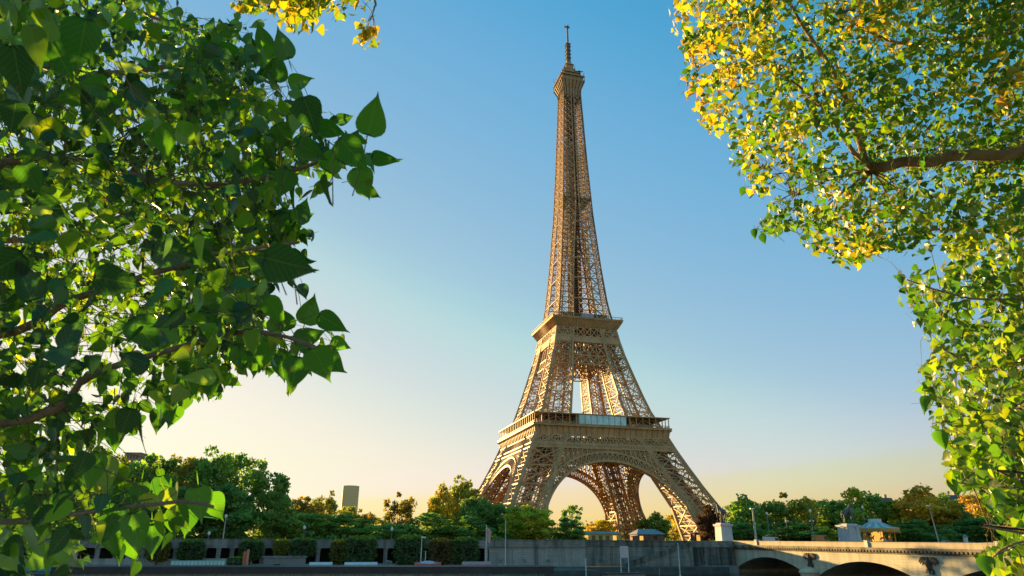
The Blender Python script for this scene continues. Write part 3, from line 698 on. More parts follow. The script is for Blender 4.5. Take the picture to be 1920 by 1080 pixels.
lamp('thin globe lamp left of the lone airy tree', 735, 992, -162, r=.06)
lamp('small lamp on the parapet under the lush left woodland', 424, 968, -162, r=.12, m=pale_pole)
lamp('short globe lamp at the far left behind hanging leaves', 392, 1000, -163, r=.07)
def pole(label, px, y0, y1, b, r=.08, m=None, name='slim_pole', cat='pole'):
    q1 = at_b(px, b, y0); q0 = at_b(px, b, y1); z0 = max(q0.z, -3.5)
    t = thing(name, label, cat, (q1.x, q1.y, z0), PHI)
    m_ = MB(); h = q1.z-z0; m_.tube([(0,0,0),(0,0,h*.6),(0,0,h)], [r*1.2,r,r*.7], 7); m_.build('shaft', m or white_pole, t)
    m_ = MB(); m_.lathe([(r*2.6,0),(r*2.6,.12),(r*1.3,.3)], 8); m_.build('base', m or white_pole, t)
    m_ = MB(); m_.lathe([(r*.5,-.05),(r*1.5,.06),(r*.5,.2)], 8, (0,0), h); m_.build('finial', m or white_pole, t)
    return t, h
fp, h = pole('white flagpole with a limp red and white flag on the lower quay', 912, 986, 1064, -178, .11, name='flagpole', cat='flagpole')
cloth_m = mat('faded_flag', (.55,.22,.16), .8, col2=(.6,.5,.45), scale=1.0); m_ = MB(); N = 8
vs = [(.1+1.1*i/N*(1-.25*j/6), .12*math.sin(i*1.3+j*.6), h-.2-2.9*j/6-.9*i/N) for j in range(7) for i in range(N+1)]
m_.add(vs, [(j*(N+1)+i, j*(N+1)+i+1, (j+1)*(N+1)+i+1, (j+1)*(N+1)+i) for j in range(6) for i in range(N)]); m_.build('flag', cloth_m, fp, smooth=True)
pole('tall bare white pole right of the flagpole', 948, 976, 1064, -178, .1)
t, h = pole('white lamp pole behind the red and white motorboat', 791, 1007, 1064, -178, .1); m_ = MB(); m_.box(-.1, .9, -.15, .15, h-.15, h+.1); m_.build('lamp_head', globe_m, t)
pole('short pale post beside the red and white motorboat', 798, 1035, 1064, -179, .1)
pole('pale mooring pole before the dark quay wall', 1098, 1049, 1085, -187, .13, name='mooring_pole')
pole('thin mooring pole right of the white notice board', 1196, 1073, 1090, -190, .12, pole_m, name='mooring_pole')
pole('pale post standing against the abutment wall', 1271, 1020, 1080, -184, .11)
pole('dark post by the water in front of the staircase foot', 1236, 1066, 1090, -188, .12, pole_m, name='mooring_pole')
sg = root_site('notice_board', 'white board on two tall posts before the dark quay wall', 'sign', a_of(1169, -184), -184, .8)
zt, zb = ztop_at(1169, 1024, -184)-.8, ztop_at(1169, 1046, -184)-.8
board = mat('white_board', (.62,.56,.56), .6, col2=(.5,.42,.42), scale=1.3)
m_ = MB(); m_.box(-1.0, 1.0, -.08, .08, zb, zt); m_.build('board', board, sg)
for x in (-.95, .95): m_ = MB(); m_.box(x-.09, x+.09, .09, .24, -1.5, zt-.1); m_.build('post', white_pole, sg)

# ---------------------------------------------------------------- things on the lower quay
grey_panel = mat('grey_panel', (.20,.21,.20), .8, var=.1, scale=.5); red_paint = mat('red_hull_paint', (.48,.07,.06), .4); pink = mat('faded_pink_cover', (.50,.26,.27), .8, var=.2, scale=.7)
kk = root_site('quay_cabin', 'long grey flat roofed cabin on the lower quay', 'cabin', a_of(540,-177), -177, .8); w = (a_of(579,-177)-a_of(502,-177))/2
m_ = MB(); m_.box(-w, w, -1.3, 1.3, 0, 2.6); m_.build('wall', grey_panel, kk)
m_ = MB(); m_.box(-w-.25, w+.25, -1.6, 1.6, 2.6, 2.85); m_.build('roof', concrete, kk)
m_ = MB(); m_.box(-w*.5, -w*.2, -1.36, -1.2, .5, 1.3); m_.build('hatch', dark_void, kk)
def covered(label, p0, p1, ytop, m, b=-183, hull=None):
    a0, a1 = a_of(p0, b), a_of(p1, b); t = root_site('covered_boat', label, 'boat', (a0+a1)/2, b-4, -.9); Lh = (a1-a0)/2*.95; 
    z1 = at_b((p0+p1)/2, b-4, ytop).z+.9
    m_ = MB()
    sec = [(-1,.25,.75),(-.92,.7,.95),(-.6,.95,1),(.5,1,1),(.8,.75,1.02),(.95,.35,1.08),(1,.05,1.12)]
    vs = []
    for f, wd, hh in sec: vs += [(f*Lh, -1.3*wd, z1*.62*hh), (f*Lh, -.8*wd, -.3), (f*Lh, .8*wd, -.3), (f*Lh, 1.3*wd, z1*.62*hh)]
    m_.add(vs, [(i*4+j, i*4+(j+1)%4, i*4+4+(j+1)%4, i*4+4+j) for i in range(6) for j in range(4)]+[(0,1,2,3), (27,26,25,24)]); m_.build('hull', hull or grey_panel, t, smooth=False)
    m_ = MB(); vs = []
    for f, wd, hh in sec[1:-1]: vs += [(f*Lh, -1.34*wd, z1*.62*hh), (f*Lh, -1.1*wd, z1*.9), (f*Lh, 0, z1), (f*Lh, 1.1*wd, z1*.9), (f*Lh, 1.34*wd, z1*.62*hh)]
    m_.add(vs, [(i*5+j, i*5+j+1, i*5+6+j, i*5+5+j) for i in range(4) for j in range(4)]+[(4,3,2,1,0), (20,21,22,23,24)]); m_.build('cover', m, t)
    return t
covered('low boat under a white cover right of the grey cabin', 583, 630, 1054, white_paint)
covered('low boat under a white cover left of the pale bollard', 645, 712, 1054, white_paint)
covered('low boat under a faded pink cover left of the flagpole', 858, 916, 1053, pink)
mbt = covered('red and white motorboat with rounded cabin', 772, 826, 1054, red_paint, hull=red_paint); mbt.name = 'motorboat'
m_ = MB(); m_.lathe([(2.0,3.0),(2.1,3.4),(1.5,3.95),(.5,4.15)], 12); c_ = m_.build('cabin', mat('pale_blue_paint', (.45,.5,.6), .4), mbt, smooth=True); c_.scale = (1.0, .5, .92)
tq = root_site('striped_barrier', 'low turquoise and white striped barrier at the left on the lower quay', 'barrier', a_of(380,-183), -183, .8); w = (a_of(430,-183)-a_of(330,-183))/2
turq = mat('turquoise_paint', (.18,.55,.50), .6, var=.1)
m_ = MB(); m_.box(-w, w, -.06, .06, .3, 2.2); m_.build('panel', turq, tq)
m_ = MB()
for i in range(14): x = -w+2*w*(i+.5)/14; m_.box(x-.22, x+.22, -.09, .09, .5, 2.0)
m_.build('white_stripes', white_paint, tq)
for x in (-w+.2, 0, w-.2): m_ = MB(); m_.box(x-.06, x+.06, -.2, .2, 0, .3); m_.build('foot', pole_m, tq)
orange = mat('orange_paint', (.55,.16,.07), .6)
op = root_site('orange_marker', 'orange post with an orange board behind it at the water edge', 'marker post', a_of(470,-182), -182, .8)
m_ = MB(); m_.tube([(0,0,0),(0,0,ztop_at(470,1030,-182)-.8)], .24, 8); m_.build('post', mat('pale_orange', (.6,.25,.16), .6), op)
m_ = MB(); m_.box(-.95, -.1, .3, .4, 1.4, 3.9); m_.build('board', orange, op)
bl = root_site('mooring_bollard', 'pale stone bollard with a side arm on the lower quay', 'bollard', a_of(731,-180), -180, .8)
m_ = MB(); m_.lathe([(.55,0),(.5,.3),(.4,1.4),(.5,1.6),(.5,1.95),(.2,2.05)], 12); m_.build('post', concrete, bl); m_ = MB(); m_.tube([(0,0,1.6),(.9,0,1.7)], .2, 8); m_.build('arm', concrete, bl)

# ---------------------------------------------------------------- long river boat moored in the stream
def on_z(px, py, z): d = ray(px, py); k = (z-EYE)/d.z; return Vector((d.x*k, d.y*k, z))
P1, P0 = on_z(1044, 1062.5, 2.3), on_z(96, 1063, 2.3); P0 = P1+(P0-P1)*1.0
ang = math.atan2(P1.y-P0.y, P1.x-P0.x); LBt = (P1-P0).length; print('boat', P0, P1, LBt)
boat = thing('river_boat', 'long low river boat with a flat dark roof moored in front of the quay', 'boat', (P0.x, P0.y, -.9), ang)
dk = mat('dark_roof_paint', (.035,.03,.03), .6, var=.3, scale=.3); hullm = mat('boat_hull_paint', (.05,.10,.12), .5)
bglass = mat('boat_glass', (.04,.14,.17), .12, var=.4, scale=.4)
m_ = MB(); m_.box(0, LBt, -7.5, 0, 3.02, 3.2); m_.box(0, LBt-.6, -.28, -.02, 2.0, 3.02); m_.box(0, LBt-.6, -7.42, -7.18, 2.0, 3.02); m_.box(LBt-.86, LBt-.6, -7.18, -.28, 2.0, 3.02)
bm = m_.build('roof', dk, boat)
bm.location.y = 7.5; 
m_ = MB(); m_.box(1.5, LBt-2.5, .6, 6.9, .95, 2.95); m_.build('glazing', bglass, boat)
m_ = MB()
for i in range(60): x = 1.5+(LBt-4)*i/59; m_.box(x-.06, x+.06, .5, .62, .95, 2.0)
m_.build('glazing_bars', pole_m, boat)['kind'] = 'stuff'
m_ = MB(); pr = [(-4,1.0),(-1,-.5),(LBt-1,-.5),(LBt+5,1.1),(-4,1.1)]; m_.prism([(-4,.95),(-1.5,-.6),(LBt+1,-.6),(LBt+6,.95)], -.4, 7.9); m_.build('hull', hullm, boat)
lt = mat('deck_table', (.5,.5,.48), .5)
for i in range(9): x = LBt*(.06+.1*i); m_ = MB(); m_.box(x, x+3.2, .1, .45, 1.0, 1.55); m_.build('deck_box', [white_paint, pink, teal_paint][i % 3], boat)
b2 = thing('work_boat', 'small dark roofed work boat by the foot of the staircase', 'boat', (*on_z(1170, 1078, .6).xy, -.9), PHI)
m_ = MB(); m_.box(-4.2, 4.2, -1.2, 1.2, .9, 1.75); m_.build('cabin', grey_panel, b2); m_ = MB(); m_.box(-4.6, 4.6, -1.5, 1.5, 1.75, 1.9); m_.build('roof', dk, b2)
m_ = MB(); m_.prism([(-6,.9),(-5,-.5),(5.4,-.5),(7.2,1.0)], -1.8, 1.8); m_.build('hull', hullm, b2)
b3 = thing('work_boat', 'blue covered boat at the bottom left corner behind hanging leaves', 'boat', (*on_z(72, 1066, 1.2).xy, -.9), ang)
m_ = MB(); m_.prism([(-8,.9),(-7,-.5),(7,-.5),(8.6,1.0)], -1.8, 1.8); m_.build('hull', white_paint, b3); m_ = MB(); m_.prism([(-6,.9),(6,.9),(5.2,2.3),(-5.2,2.3)], -1.5, 1.5); m_.build('canopy', mat('blue_canvas', (.03,.30,.50), .7), b3)

# ---------------------------------------------------------------- small buildings under the tower
def hut(name, label, cat, px, w, b, y_roof, wall, roof, z0, gable=.9, depth=6):
    q = at_b(px, b, y_roof); h = q.z-z0; t = thing(name, label, cat, (q.x, q.y, z0), PHI)
    m_ = MB(); m_.box(-w/2, w/2, -depth/2, depth/2, 0, h-gable); m_.build('wall', wall, t)
    m_ = MB(); m_.add([(-w/2-.5,-depth/2-.5,h-gable),(w/2+.5,-depth/2-.5,h-gable),(w/2+.5,depth/2+.5,h-gable),(-w/2-.5,depth/2+.5,h-gable),(-w/2+gable,0,h),(w/2-gable,0,h)],
        [(0,1,5,4),(2,3,4,5),(1,2,5),(3,0,4),(3,2,1,0)]); m_.build('roof', roof, t)
    for x in np.arange(-w/2+1.2, w/2-.6, 2.4): m_ = MB(); m_.box(x-.6, x+.6, -depth/2-.06, -depth/2+.1, .3, h-gable-.5); m_.build('window', glass_dark if (int(x*3) % 3) else warm_glow, t)
    return t
pale_roof = mat('pale_blue_roof', (.22,.28,.32), .8); brown_wall = mat('brown_wall', (.20,.10,.06), .8)
hut('pavilion', 'low pavilion with pale blue roof at the foot of the far tower leg', 'pavilion', 1122, 13, -122, 996, mat('yellow_wall', (.5,.42,.14), .8), pale_roof, 5.0, .8)
hut('kiosk', 'brown kiosk with grey blue hipped roof behind the quay wall', 'kiosk', 1212, 9, -128, 992, brown_wall, pale_roof, 5.4, 1.6)
hut('kiosk', 'narrow dark red ticket kiosk between the feet of the right tower leg', 'kiosk', 1305, 2.6, -140, 998, mat('dark_red_wall', (.20,.06,.06), .8), brown_wall, 5.9, .3, 2.6)
hut('kiosk', 'small yellow kiosk left of the first statue pedestal', 'kiosk', 1326, 2.8, -144, 1003, mat('bright_yellow_wall', (.6,.45,.10), .7), white_paint, 5.9, .4, 2.6)
pc = root_site('advertising_column', 'white round advertising column on the pavement right of the leaning lamp post', 'advertising column', a_of(1808,-158), -158, 5.9)
m_ = MB(); m_.lathe([(.75,0),(.75,.3),(.62,.35),(.62,2.5)], 14); m_.build('drum', white_paint, pc); m_ = MB(); m_.lathe([(.85,2.5),(.85,2.7),(.5,3.0),(.1,3.4)], 14); m_.build('cap', pole_m, pc)

# ---------------------------------------------------------------- buildings beyond the trees
def windows_grid(t, x0, x1, z0, z1, y, nx, nz, m, name='window', w=.5, h=.62):
    for i in range(nx):
        for j in range(nz):
            cx, cz = x0+(x1-x0)*(i+.5)/nx, z0+(z1-z0)*(j+.5)/nz; dx, dz = (x1-x0)/nx*w/2, (z1-z0)/nz*h/2
            m_ = MB(); m_.box(cx-dx, cx+dx, y-.12, y+.2, cz-dz, cz+dz); m_.build(name, m, t)
def block(name, label, px0, px1, ytop, dist, wall, roofm, mansard=0.0, nx=5, nz=4, depth=14, z0=3):
    d0, d1 = ray(px0, 1000), ray(px1, 1000); n0, n1 = d0/d0.y*dist, d1/d1.y*dist
    z = EYE+ray((px0+px1)/2, ytop).z/ray((px0+px1)/2, ytop).y*dist; w = n1.x-n0.x
    t = thing(name, label, 'building', ((n0.x+n1.x)/2, dist, z0), .1); h = z-z0
    m_ = MB(); m_.box(-w/2, w/2, 0, depth, 0, h-mansard); m_.box(-w/2-.4, w/2+.4, -.4, depth+.4, h-mansard-.6, h-mansard-.1); m_.build('wall', wall, t)
    if mansard:
        m_ = MB(); k = mansard*.35; m_.add([(-w/2,0,h-mansard),(w/2,0,h-mansard),(w/2,depth,h-mansard),(-w/2,depth,h-mansard),(-w/2+k,k,h),(w/2-k,k,h),(w/2-k,depth-k,h),(-w/2+k,depth-k,h)],
            [(4,5,6,7),(0,1,5,4),(1,2,6,5),(2,3,7,6),(3,0,4,7)]); m_.build('mansard_roof', roofm, t)
        m_ = MB(); m_.box(w*.2, w*.2+1.6, depth*.4, depth*.4+1.2, h-.5, h+2.2); m_.build('chimney', wall, t)
    windows_grid(t, -w/2+1, w/2-1, h-mansard-3.1*nz-.8, h-mansard-.9, 0, nx, nz, glass_dark)
    return t
cream = mat('cream_facade', (.42,.34,.24), .85, var=.1, scale=.1); slate = mat('slate_roof', (.10,.095,.11), .6); tan_ = mat('tan_facade', (.34,.24,.16), .8, var=.12, scale=.1)
block('apartment_building', 'brown apartment block with a stepped roof above the left woodland', 206, 236, 848, 390, tan_, slate, 0, 4, 4)
block('apartment_building', 'lower pale block attached right of the brown apartment block', 236, 256, 862, 392, cream, slate, 0, 3, 3)
block('mansard_building', 'building with dark mansard roof between the green and orange trees', 1650, 1695, 933, 430, cream, slate, 6, 5, 4)
block('apartment_building', 'orange lit building behind the leaves at the right', 1785, 1832, 928, 420, cream, slate, 5, 5, 4)
block('apartment_building', 'pale stone building at the right edge behind the leaves', 1880, 1960, 955, 330, cream, slate, 3, 7, 4)
# slender office tower far away
d = 2850.0; tb = thing('office_tower', 'lone distant dark office tower block rising behind the trees', 'skyscraper', (ray(651,1000).x/ray(651,1000).y*d, d, 0), .35)
zt = EYE+ray(651,911).z/ray(651,911).y*d; hw = 14.5/ray(651,1000).y/F_PX*d*1.04
twr = mat('hazed_facade', (.78,.56,.26), .8, var=.08, scale=.01)  # tan of distant haze painted into facade, bands and roof
m_ = MB(); 
def lens(s_): return [(-hw*s_,-9*s_),(-hw*.5*s_,-15*s_),(hw*.5*s_,-15*s_),(hw*s_,-9*s_),(hw*s_,9*s_),(hw*.5*s_,15*s_),(-hw*.5*s_,15*s_),(-hw*s_,9*s_)]
L_ = lens(1); m_.add([(x,y,0) for x,y in L_]+[(x,y,zt) for x,y in L_], [tuple(range(8,16))]+[(i,(i+1)%8,(i+1)%8+8,i+8) for i in range(8)]); m_.build('facade', twr, tb)
m_ = MB(); L2 = lens(1.006)
for i in range(28):
    z = zt*(i+1)/29; m_.add([(x,y,z) for x,y in L2]+[(x,y,z+2.0) for x,y in L2], [(j,(j+1)%8,(j+1)%8+8,j+8) for j in range(8)])
m_.build('floor_bands', mat('hazed_band', (.66,.47,.22), .8), tb)
m_ = MB(); m_.box(-hw*.6, hw*.6, -6, 6, zt, zt+1.5); m_.build('roof_plant', mat('hazed_roof', (.6,.45,.25), .8), tb)
# ---------------------------------------------------------------- foliage
def leaf_mesh(name, tv, tf, pos, X, Y, Z, size, cols, m, curl=None, asp=None, xy=False):
    """many leaves as one mesh: template verts tv, faces tf; per-leaf frame X (width) Y (length) Z (normal)"""
    M, n = len(pos), len(tv); tv = np.asarray(tv, float)
    if curl is not None: Z = Z*curl[:,None]; X = X*asp[:,None]
    V = (pos[:,None,:]+size[:,None,None]*(tv[None,:,0:1]*X[:,None,:]+tv[None,:,1:2]*Y[:,None,:]+tv[None,:,2:3]*Z[:,None,:])).reshape(-1,3)
    lens_ = np.array([len(f) for f in tf]); flat = np.concatenate([np.array(f) for f in tf])
    loops = (flat[None,:]+(np.arange(M)*n)[:,None]).reshape(-1); tot = np.tile(lens_, M); start = np.concatenate([[0], np.cumsum(tot)[:-1]])
    me = bpy.data.meshes.new(name); me.vertices.add(len(V)); me.vertices.foreach_set('co', V.astype(np.float32).reshape(-1))
    me.loops.add(len(loops)); me.loops.foreach_set('vertex_index', loops.astype(np.int32))
    me.polygons.add(len(tot)); me.polygons.foreach_set('loop_start', start.astype(np.int32)); me.polygons.foreach_set('loop_total', tot.astype(np.int32))
    me.update(calc_edges=True); me.validate()
    ca_ = me.color_attributes.new('leaf_colour', 'FLOAT_COLOR', 'POINT')
    C4 = np.repeat(np.concatenate([cols, np.ones((M,1))], 1), n, 0).astype(np.float32); ca_.data.foreach_set('color', C4.reshape(-1))
    if xy:
        at_ = me.attributes.new('leaf_xy', 'FLOAT_VECTOR', 'POINT'); L3 = tv.copy(); L3[:,2] = 0
        A_ = np.tile(L3, (M,1)); A_[:,2] = np.repeat(np.arange(M)*.37 % 7, n); at_.data.foreach_set('vector', A_.astype(np.float32).reshape(-1))
    me.materials.append(m); return me
def unit(v): return v/np.maximum(np.linalg.norm(v, axis=-1, keepdims=True), 1e-9)
def frames(rng, Y, N=None):
    Y = unit(Y); r_ = rng.normal(size=Y.shape) if N is None else N
    Z = unit(r_-Y*(r_*Y).sum(-1, keepdims=True)); X = np.cross(Y, Z); return X, Y, Z
def tree_leaf_material():
    m = leaf_mat('tree_foliage', .5, .6, (1.4, 1.35, .5), spec=.25); t = m.node_tree
    oi = t.nodes.new('ShaderNodeObjectInfo'); mx = t.nodes.new('ShaderNodeMix'); mx.data_type = 'RGBA'; mx.blend_type = 'MULTIPLY'; mx.inputs[0].default_value = 1
    at = next(n for n in t.nodes if n.type == 'ATTRIBUTE'); p = t.nodes['Principled BSDF']; g = next(n for n in t.nodes if n.type == 'MIX' and n != mx)
    t.links.new(at.outputs['Color'], mx.inputs[6]); t.links.new(oi.outputs['Color'], mx.inputs[7])
    t.links.new(mx.outputs[2], p.inputs['Base Color']); t.links.new(mx.outputs[2], g.inputs[6]); return m
TL = tree_leaf_material(); bark = mat('grey_brown_bark', (.12,.09,.065), .95, var=.3, scale=1.5, bump=.5)
KV = [(0,0,0),(.42,.35,.08),(.3,.75,.05),(0,1,0),(-.36,.7,.08),(-.4,.3,.05)]; KF = [(0,1,2,3),(0,3,4,5)]
def make_tree_proto(seed, kind, H=16.0, Wd=12.0):
    rng = np.random.default_rng(seed); random.seed(seed)
    spec = dict(round=(100,92,.10,.62,1.5), airy=(66,58,.16,.5,1.2), tall=(92,85,.06,.6,1.4), sparse=(34,60,.2,.5,1.0), bushy=(95,95,.0,.7,1.5))[kind]
    nc, nl, base, _, cr = spec
    rz_, rx_ = H*(1-base)/2, Wd/2; cz = H*base+rz_
    C_ = []
    while len(C_) < nc:
        v = rng.normal(size=3); v /= np.linalg.norm(v); r_ = rng.uniform(.25, 1)**.45
        lob = 1+.16*math.sin(3*math.atan2(v[1], v[0])+seed)+.12*math.sin(5*v[2]+seed*2)
        p = np.array([v[0]*rx_*r_*lob, v[1]*rx_*r_*lob, cz+v[2]*rz_*r_*(1+.08*math.sin(4*math.atan2(v[1], v[0])+seed))])
        if kind in ('airy', 'sparse') and rng.random() < .25 and v[2] < 0: continue
        C_.append(p)
    C_ = np.array(C_); pos, col = [], []
    for c in C_:
        rr = cr*rng.uniform(.6, 1.25); k = int(nl*rng.uniform(.6, 1.3)); q = rng.normal(size=(k,3)); q = unit(q)*rng.uniform(.35, 1, (k,1))**.5*rr*np.array([1.15,1.15,.75])
        pos.append(c+q); tone = rng.uniform(.65, 1.3); wm_ = rng.uniform(.85, 1.2)
        cc = np.array([.9*wm_, 1, .9])*tone; col.append(cc[None,:]*rng.uniform(.7, 1.3, (k,1)))
    pos, col = np.concatenate(pos), np.concatenate(col); M = len(pos)
    Y = rng.normal(size=(M,3))+np.array([0,0,-.4]); X, Y, Z = frames(rng, Y)
    me = leaf_mesh('crown', KV, KF, pos, X, Y, Z, rng.uniform(.42, .8, M), col, TL)
    tb_ = MB(); r0 = H*.018
    tb_.tube([(0,0,-.8),(.1,0,H*.15),(-.1,.1,H*.4),(0,0,H*.72)], [r0*1.4,r0,r0*.7,r0*.25], 8)
    for i in range(16 if kind != 'bushy' else 8):
        c = C_[rng.integers(len(C_))]; s_ = min(H*rng.uniform(.15, .5), c[2]*.8)
        mid = (c*.5+np.array([0,0,s_])*.5)+rng.normal(size=3)*.3+np.array([0,0,.4]); tb_.tube([(0,0,s_), tuple(mid), tuple(c)], [r0*.45,r0*.28,r0*.08], 5)
    return me, tb_
PROTO = {}
for k_, ss in (('round',(1,2,3)),('airy',(4,5)),('tall',(6,7)),('sparse',(8,)),('bushy',(9,10))):
    PROTO[k_] = []
    for s_ in ss:
        me, tb_ = make_tree_proto(s_, k_); trunk = bpy.data.meshes.new('trunk'); trunk.from_pydata(tb_.v, [], tb_.f); trunk.materials.append(bark); trunk.shade_smooth()
        PROTO[k_].append((me, trunk))
TREE_N = [0]
def tree(px, ytop, wpx, b, kind, col, label, name='leafy_tree', cat='tree', z0=None, group=None, ybase=None):
    q = at_b(px, b, ytop); z0 = (5.7 if b < -134 else 4.3) if z0 is None else z0
    H = q.z-z0; dist = math.hypot(q.x, q.y); wm_ = wpx*math.cos(math.atan2(q.x, q.y))/F_PX*q.y*1.0
    wm_ = (at_b(px+wpx/2, b).xy-at_b(px-wpx/2, b).xy).length
    i = TREE_N[0]; TREE_N[0] += 1; pr = PROTO[kind][i % len(PROTO[kind])]
    t = thing(name, label, cat, (q.x, q.y, z0), i*1.7, group); t.scale = (wm_/12.6, wm_/12.6, H/16.4)
    tr = bpy.data.objects.new('trunk', pr[1]); SC.collection.objects.link(tr); tr.parent = t
    cr = bpy.data.objects.new('crown', pr[0]); SC.collection.objects.link(cr); cr.parent = t; cr.color = (*col, 1)
    return t
GR, DG, OL, YG, OR_, BR_, YL = (.24,.37,.10), (.18,.32,.11), (.36,.36,.08), (.46,.48,.07), (.60,.38,.06), (.32,.26,.09), (.58,.46,.07)
for a in (
 (232,862,100,-138,'round',OL,'round plane tree at the left end of the woodland under the brown block'),
 (290,853,125,-146,'round',GR,'broad green plane tree second from the left in the woodland'),
 (352,845,130,-140,'tall',OL,'tall plane tree with golden top in the middle of the left woodland'),
 (410,846,120,-146,'round',GR,'tallest plane tree of the left woodland with sunlit top'),
 (462,850,110,-140,'airy',GR,'airy plane tree right of the tallest one in the left woodland'),
 (512,864,95,-146,'airy',GR,'airy tree with ragged outline at the right end of the left woodland'),
 (330,905,130,-155,'bushy',DG,'dark green lower tree in front of the left woodland'),
 (440,905,120,-155,'tall',DG,'dark tree with pale slim trunk in front of the left woodland'),
 (250,905,110,-153,'bushy',DG,'dense low tree at the far left behind hanging leaves'),
 (520,925,80,-153,'bushy',GR,'mid green tree stepping down right of the left woodland'),
 (572,931,80,-112,'round',BR_,'brownish round tree left of the distant office tower'),
 (612,917,62,-100,'airy',OL,'airy tree just left of the distant office tower'),
 (652,946,56,-95,'sparse',OL,'thin tree crown in front of the distant office tower'),
 (684,953,50,-90,'airy',BR_,'small brown tree right of the distant office tower'),
 (575,958,110,-150,'bushy',GR,'low bushy green tree below the brownish round tree'),
 (655,964,110,-148,'bushy',GR,'low bushy green tree under the distant office tower'),
 (712,968,60,-90,'sparse',OL,'low sparse tree left of the lone airy round tree'),
 (752,921,62,-105,'airy',BR_,'lone airy round tree standing out against the yellow sky'),
 (742,980,80,-152,'bushy',DG,'low dark green tree under the lone airy tree'),
 (808,962,95,-150,'bushy',GR,'low wide green tree below the golden tree'),
 (834,910,62,-112,'round',YL,'golden tree left of the tower base'),
 (868,898,78,-108,'round',OL,'tall dull green tree beside the golden tree'),
 (894,925,70,-135,'tall',DG,'dark blue green tree left of the tower foot'),
 (878,968,80,-153,'bushy',DG,'dark low tree left of the flagpole'),
 (940,940,80,-130,'bushy',DG,'green tree hiding the foot of the nearest tower leg'),
 (990,947,92,-148,'round',YG,'bright yellow green tree right of the tall bare pole'),
 (1070,944,46,-140,'sparse',DG,'slim layered dark tree below the tower arch'),
 (1062,972,66,-146,'bushy',DG,'dark low tree at the foot of the slim layered tree'),
 (1128,972,56,40,'bushy',YL,'yellow tree far behind the tower arch'),
 (1226,962,56,30,'round',GR,'rounded green tree seen between the tower legs'),
 (1262,965,48,45,'airy',YL,'yellow tree beside the inner edge of the right tower leg'),
 (1180,975,60,90,'bushy',OL,'olive tree far behind the middle tower leg'),
 (1328,948,44,-148,'round',(.09,.045,.035),'dark reddish brown tree left of the first statue'),
 (1392,932,80,-120,'round',GR,'green round tree right of the first statue'),
 (1445,934,60,-118,'tall',GR,'green tree behind the short white globe lamp'),
 (1480,922,84,-116,'airy',OL,'taller ragged tree left of the ornate lamp post'),
 (1532,930,66,-112,'tall',GR,'green tree behind the ornate lamp post'),
 (1568,938,60,-118,'round',GR,'dark green tree above the orange van'),
 (1596,914,60,-100,'airy',YG,'yellow topped tree behind the second statue'),
 (1628,926,80,-104,'round',GR,'wide green tree behind the carousel'),
 (1672,948,56,-110,'bushy',YG,'yellow green tree under the dark mansard roof'),
 (1722,913,96,-118,'round',OR_,'orange autumn tree right of the carousel'),
 (1768,928,72,-114,'round',DG,'dark green tree touching the orange autumn tree'),
 (1718,975,80,-140,'bushy',DG,'low dark tree under the orange autumn tree'),
 (1826,926,66,-110,'airy',OR_,'second orange tree half hidden by the right leaves'),
 (1872,938,80,-114,'round',GR,'green tree behind the leaves near the right edge'),
 (1835,968,90,-138,'bushy',DG,'low dark shrub tree right of the leaning lamp post'),
 (1935,930,90,-110,'round',OL,'olive tree at the right edge of the view'),
 (1545,985,36,-150,'bushy',YG,'small bright bush tree above the orange van'),
 (1480,980,110,-140,'bushy',DG,'low dark tree behind the parapet lamps'),
 (1395,978,70,-140,'bushy',DG,'low dark tree behind the thick pale lamp post'),
 (150,880,150,-140,'round',GR,'broad tree hidden behind the left foliage'),
 (40,870,150,-140,'round',GR,'broad tree at the left edge hidden behind foliage'),
): tree(*a)
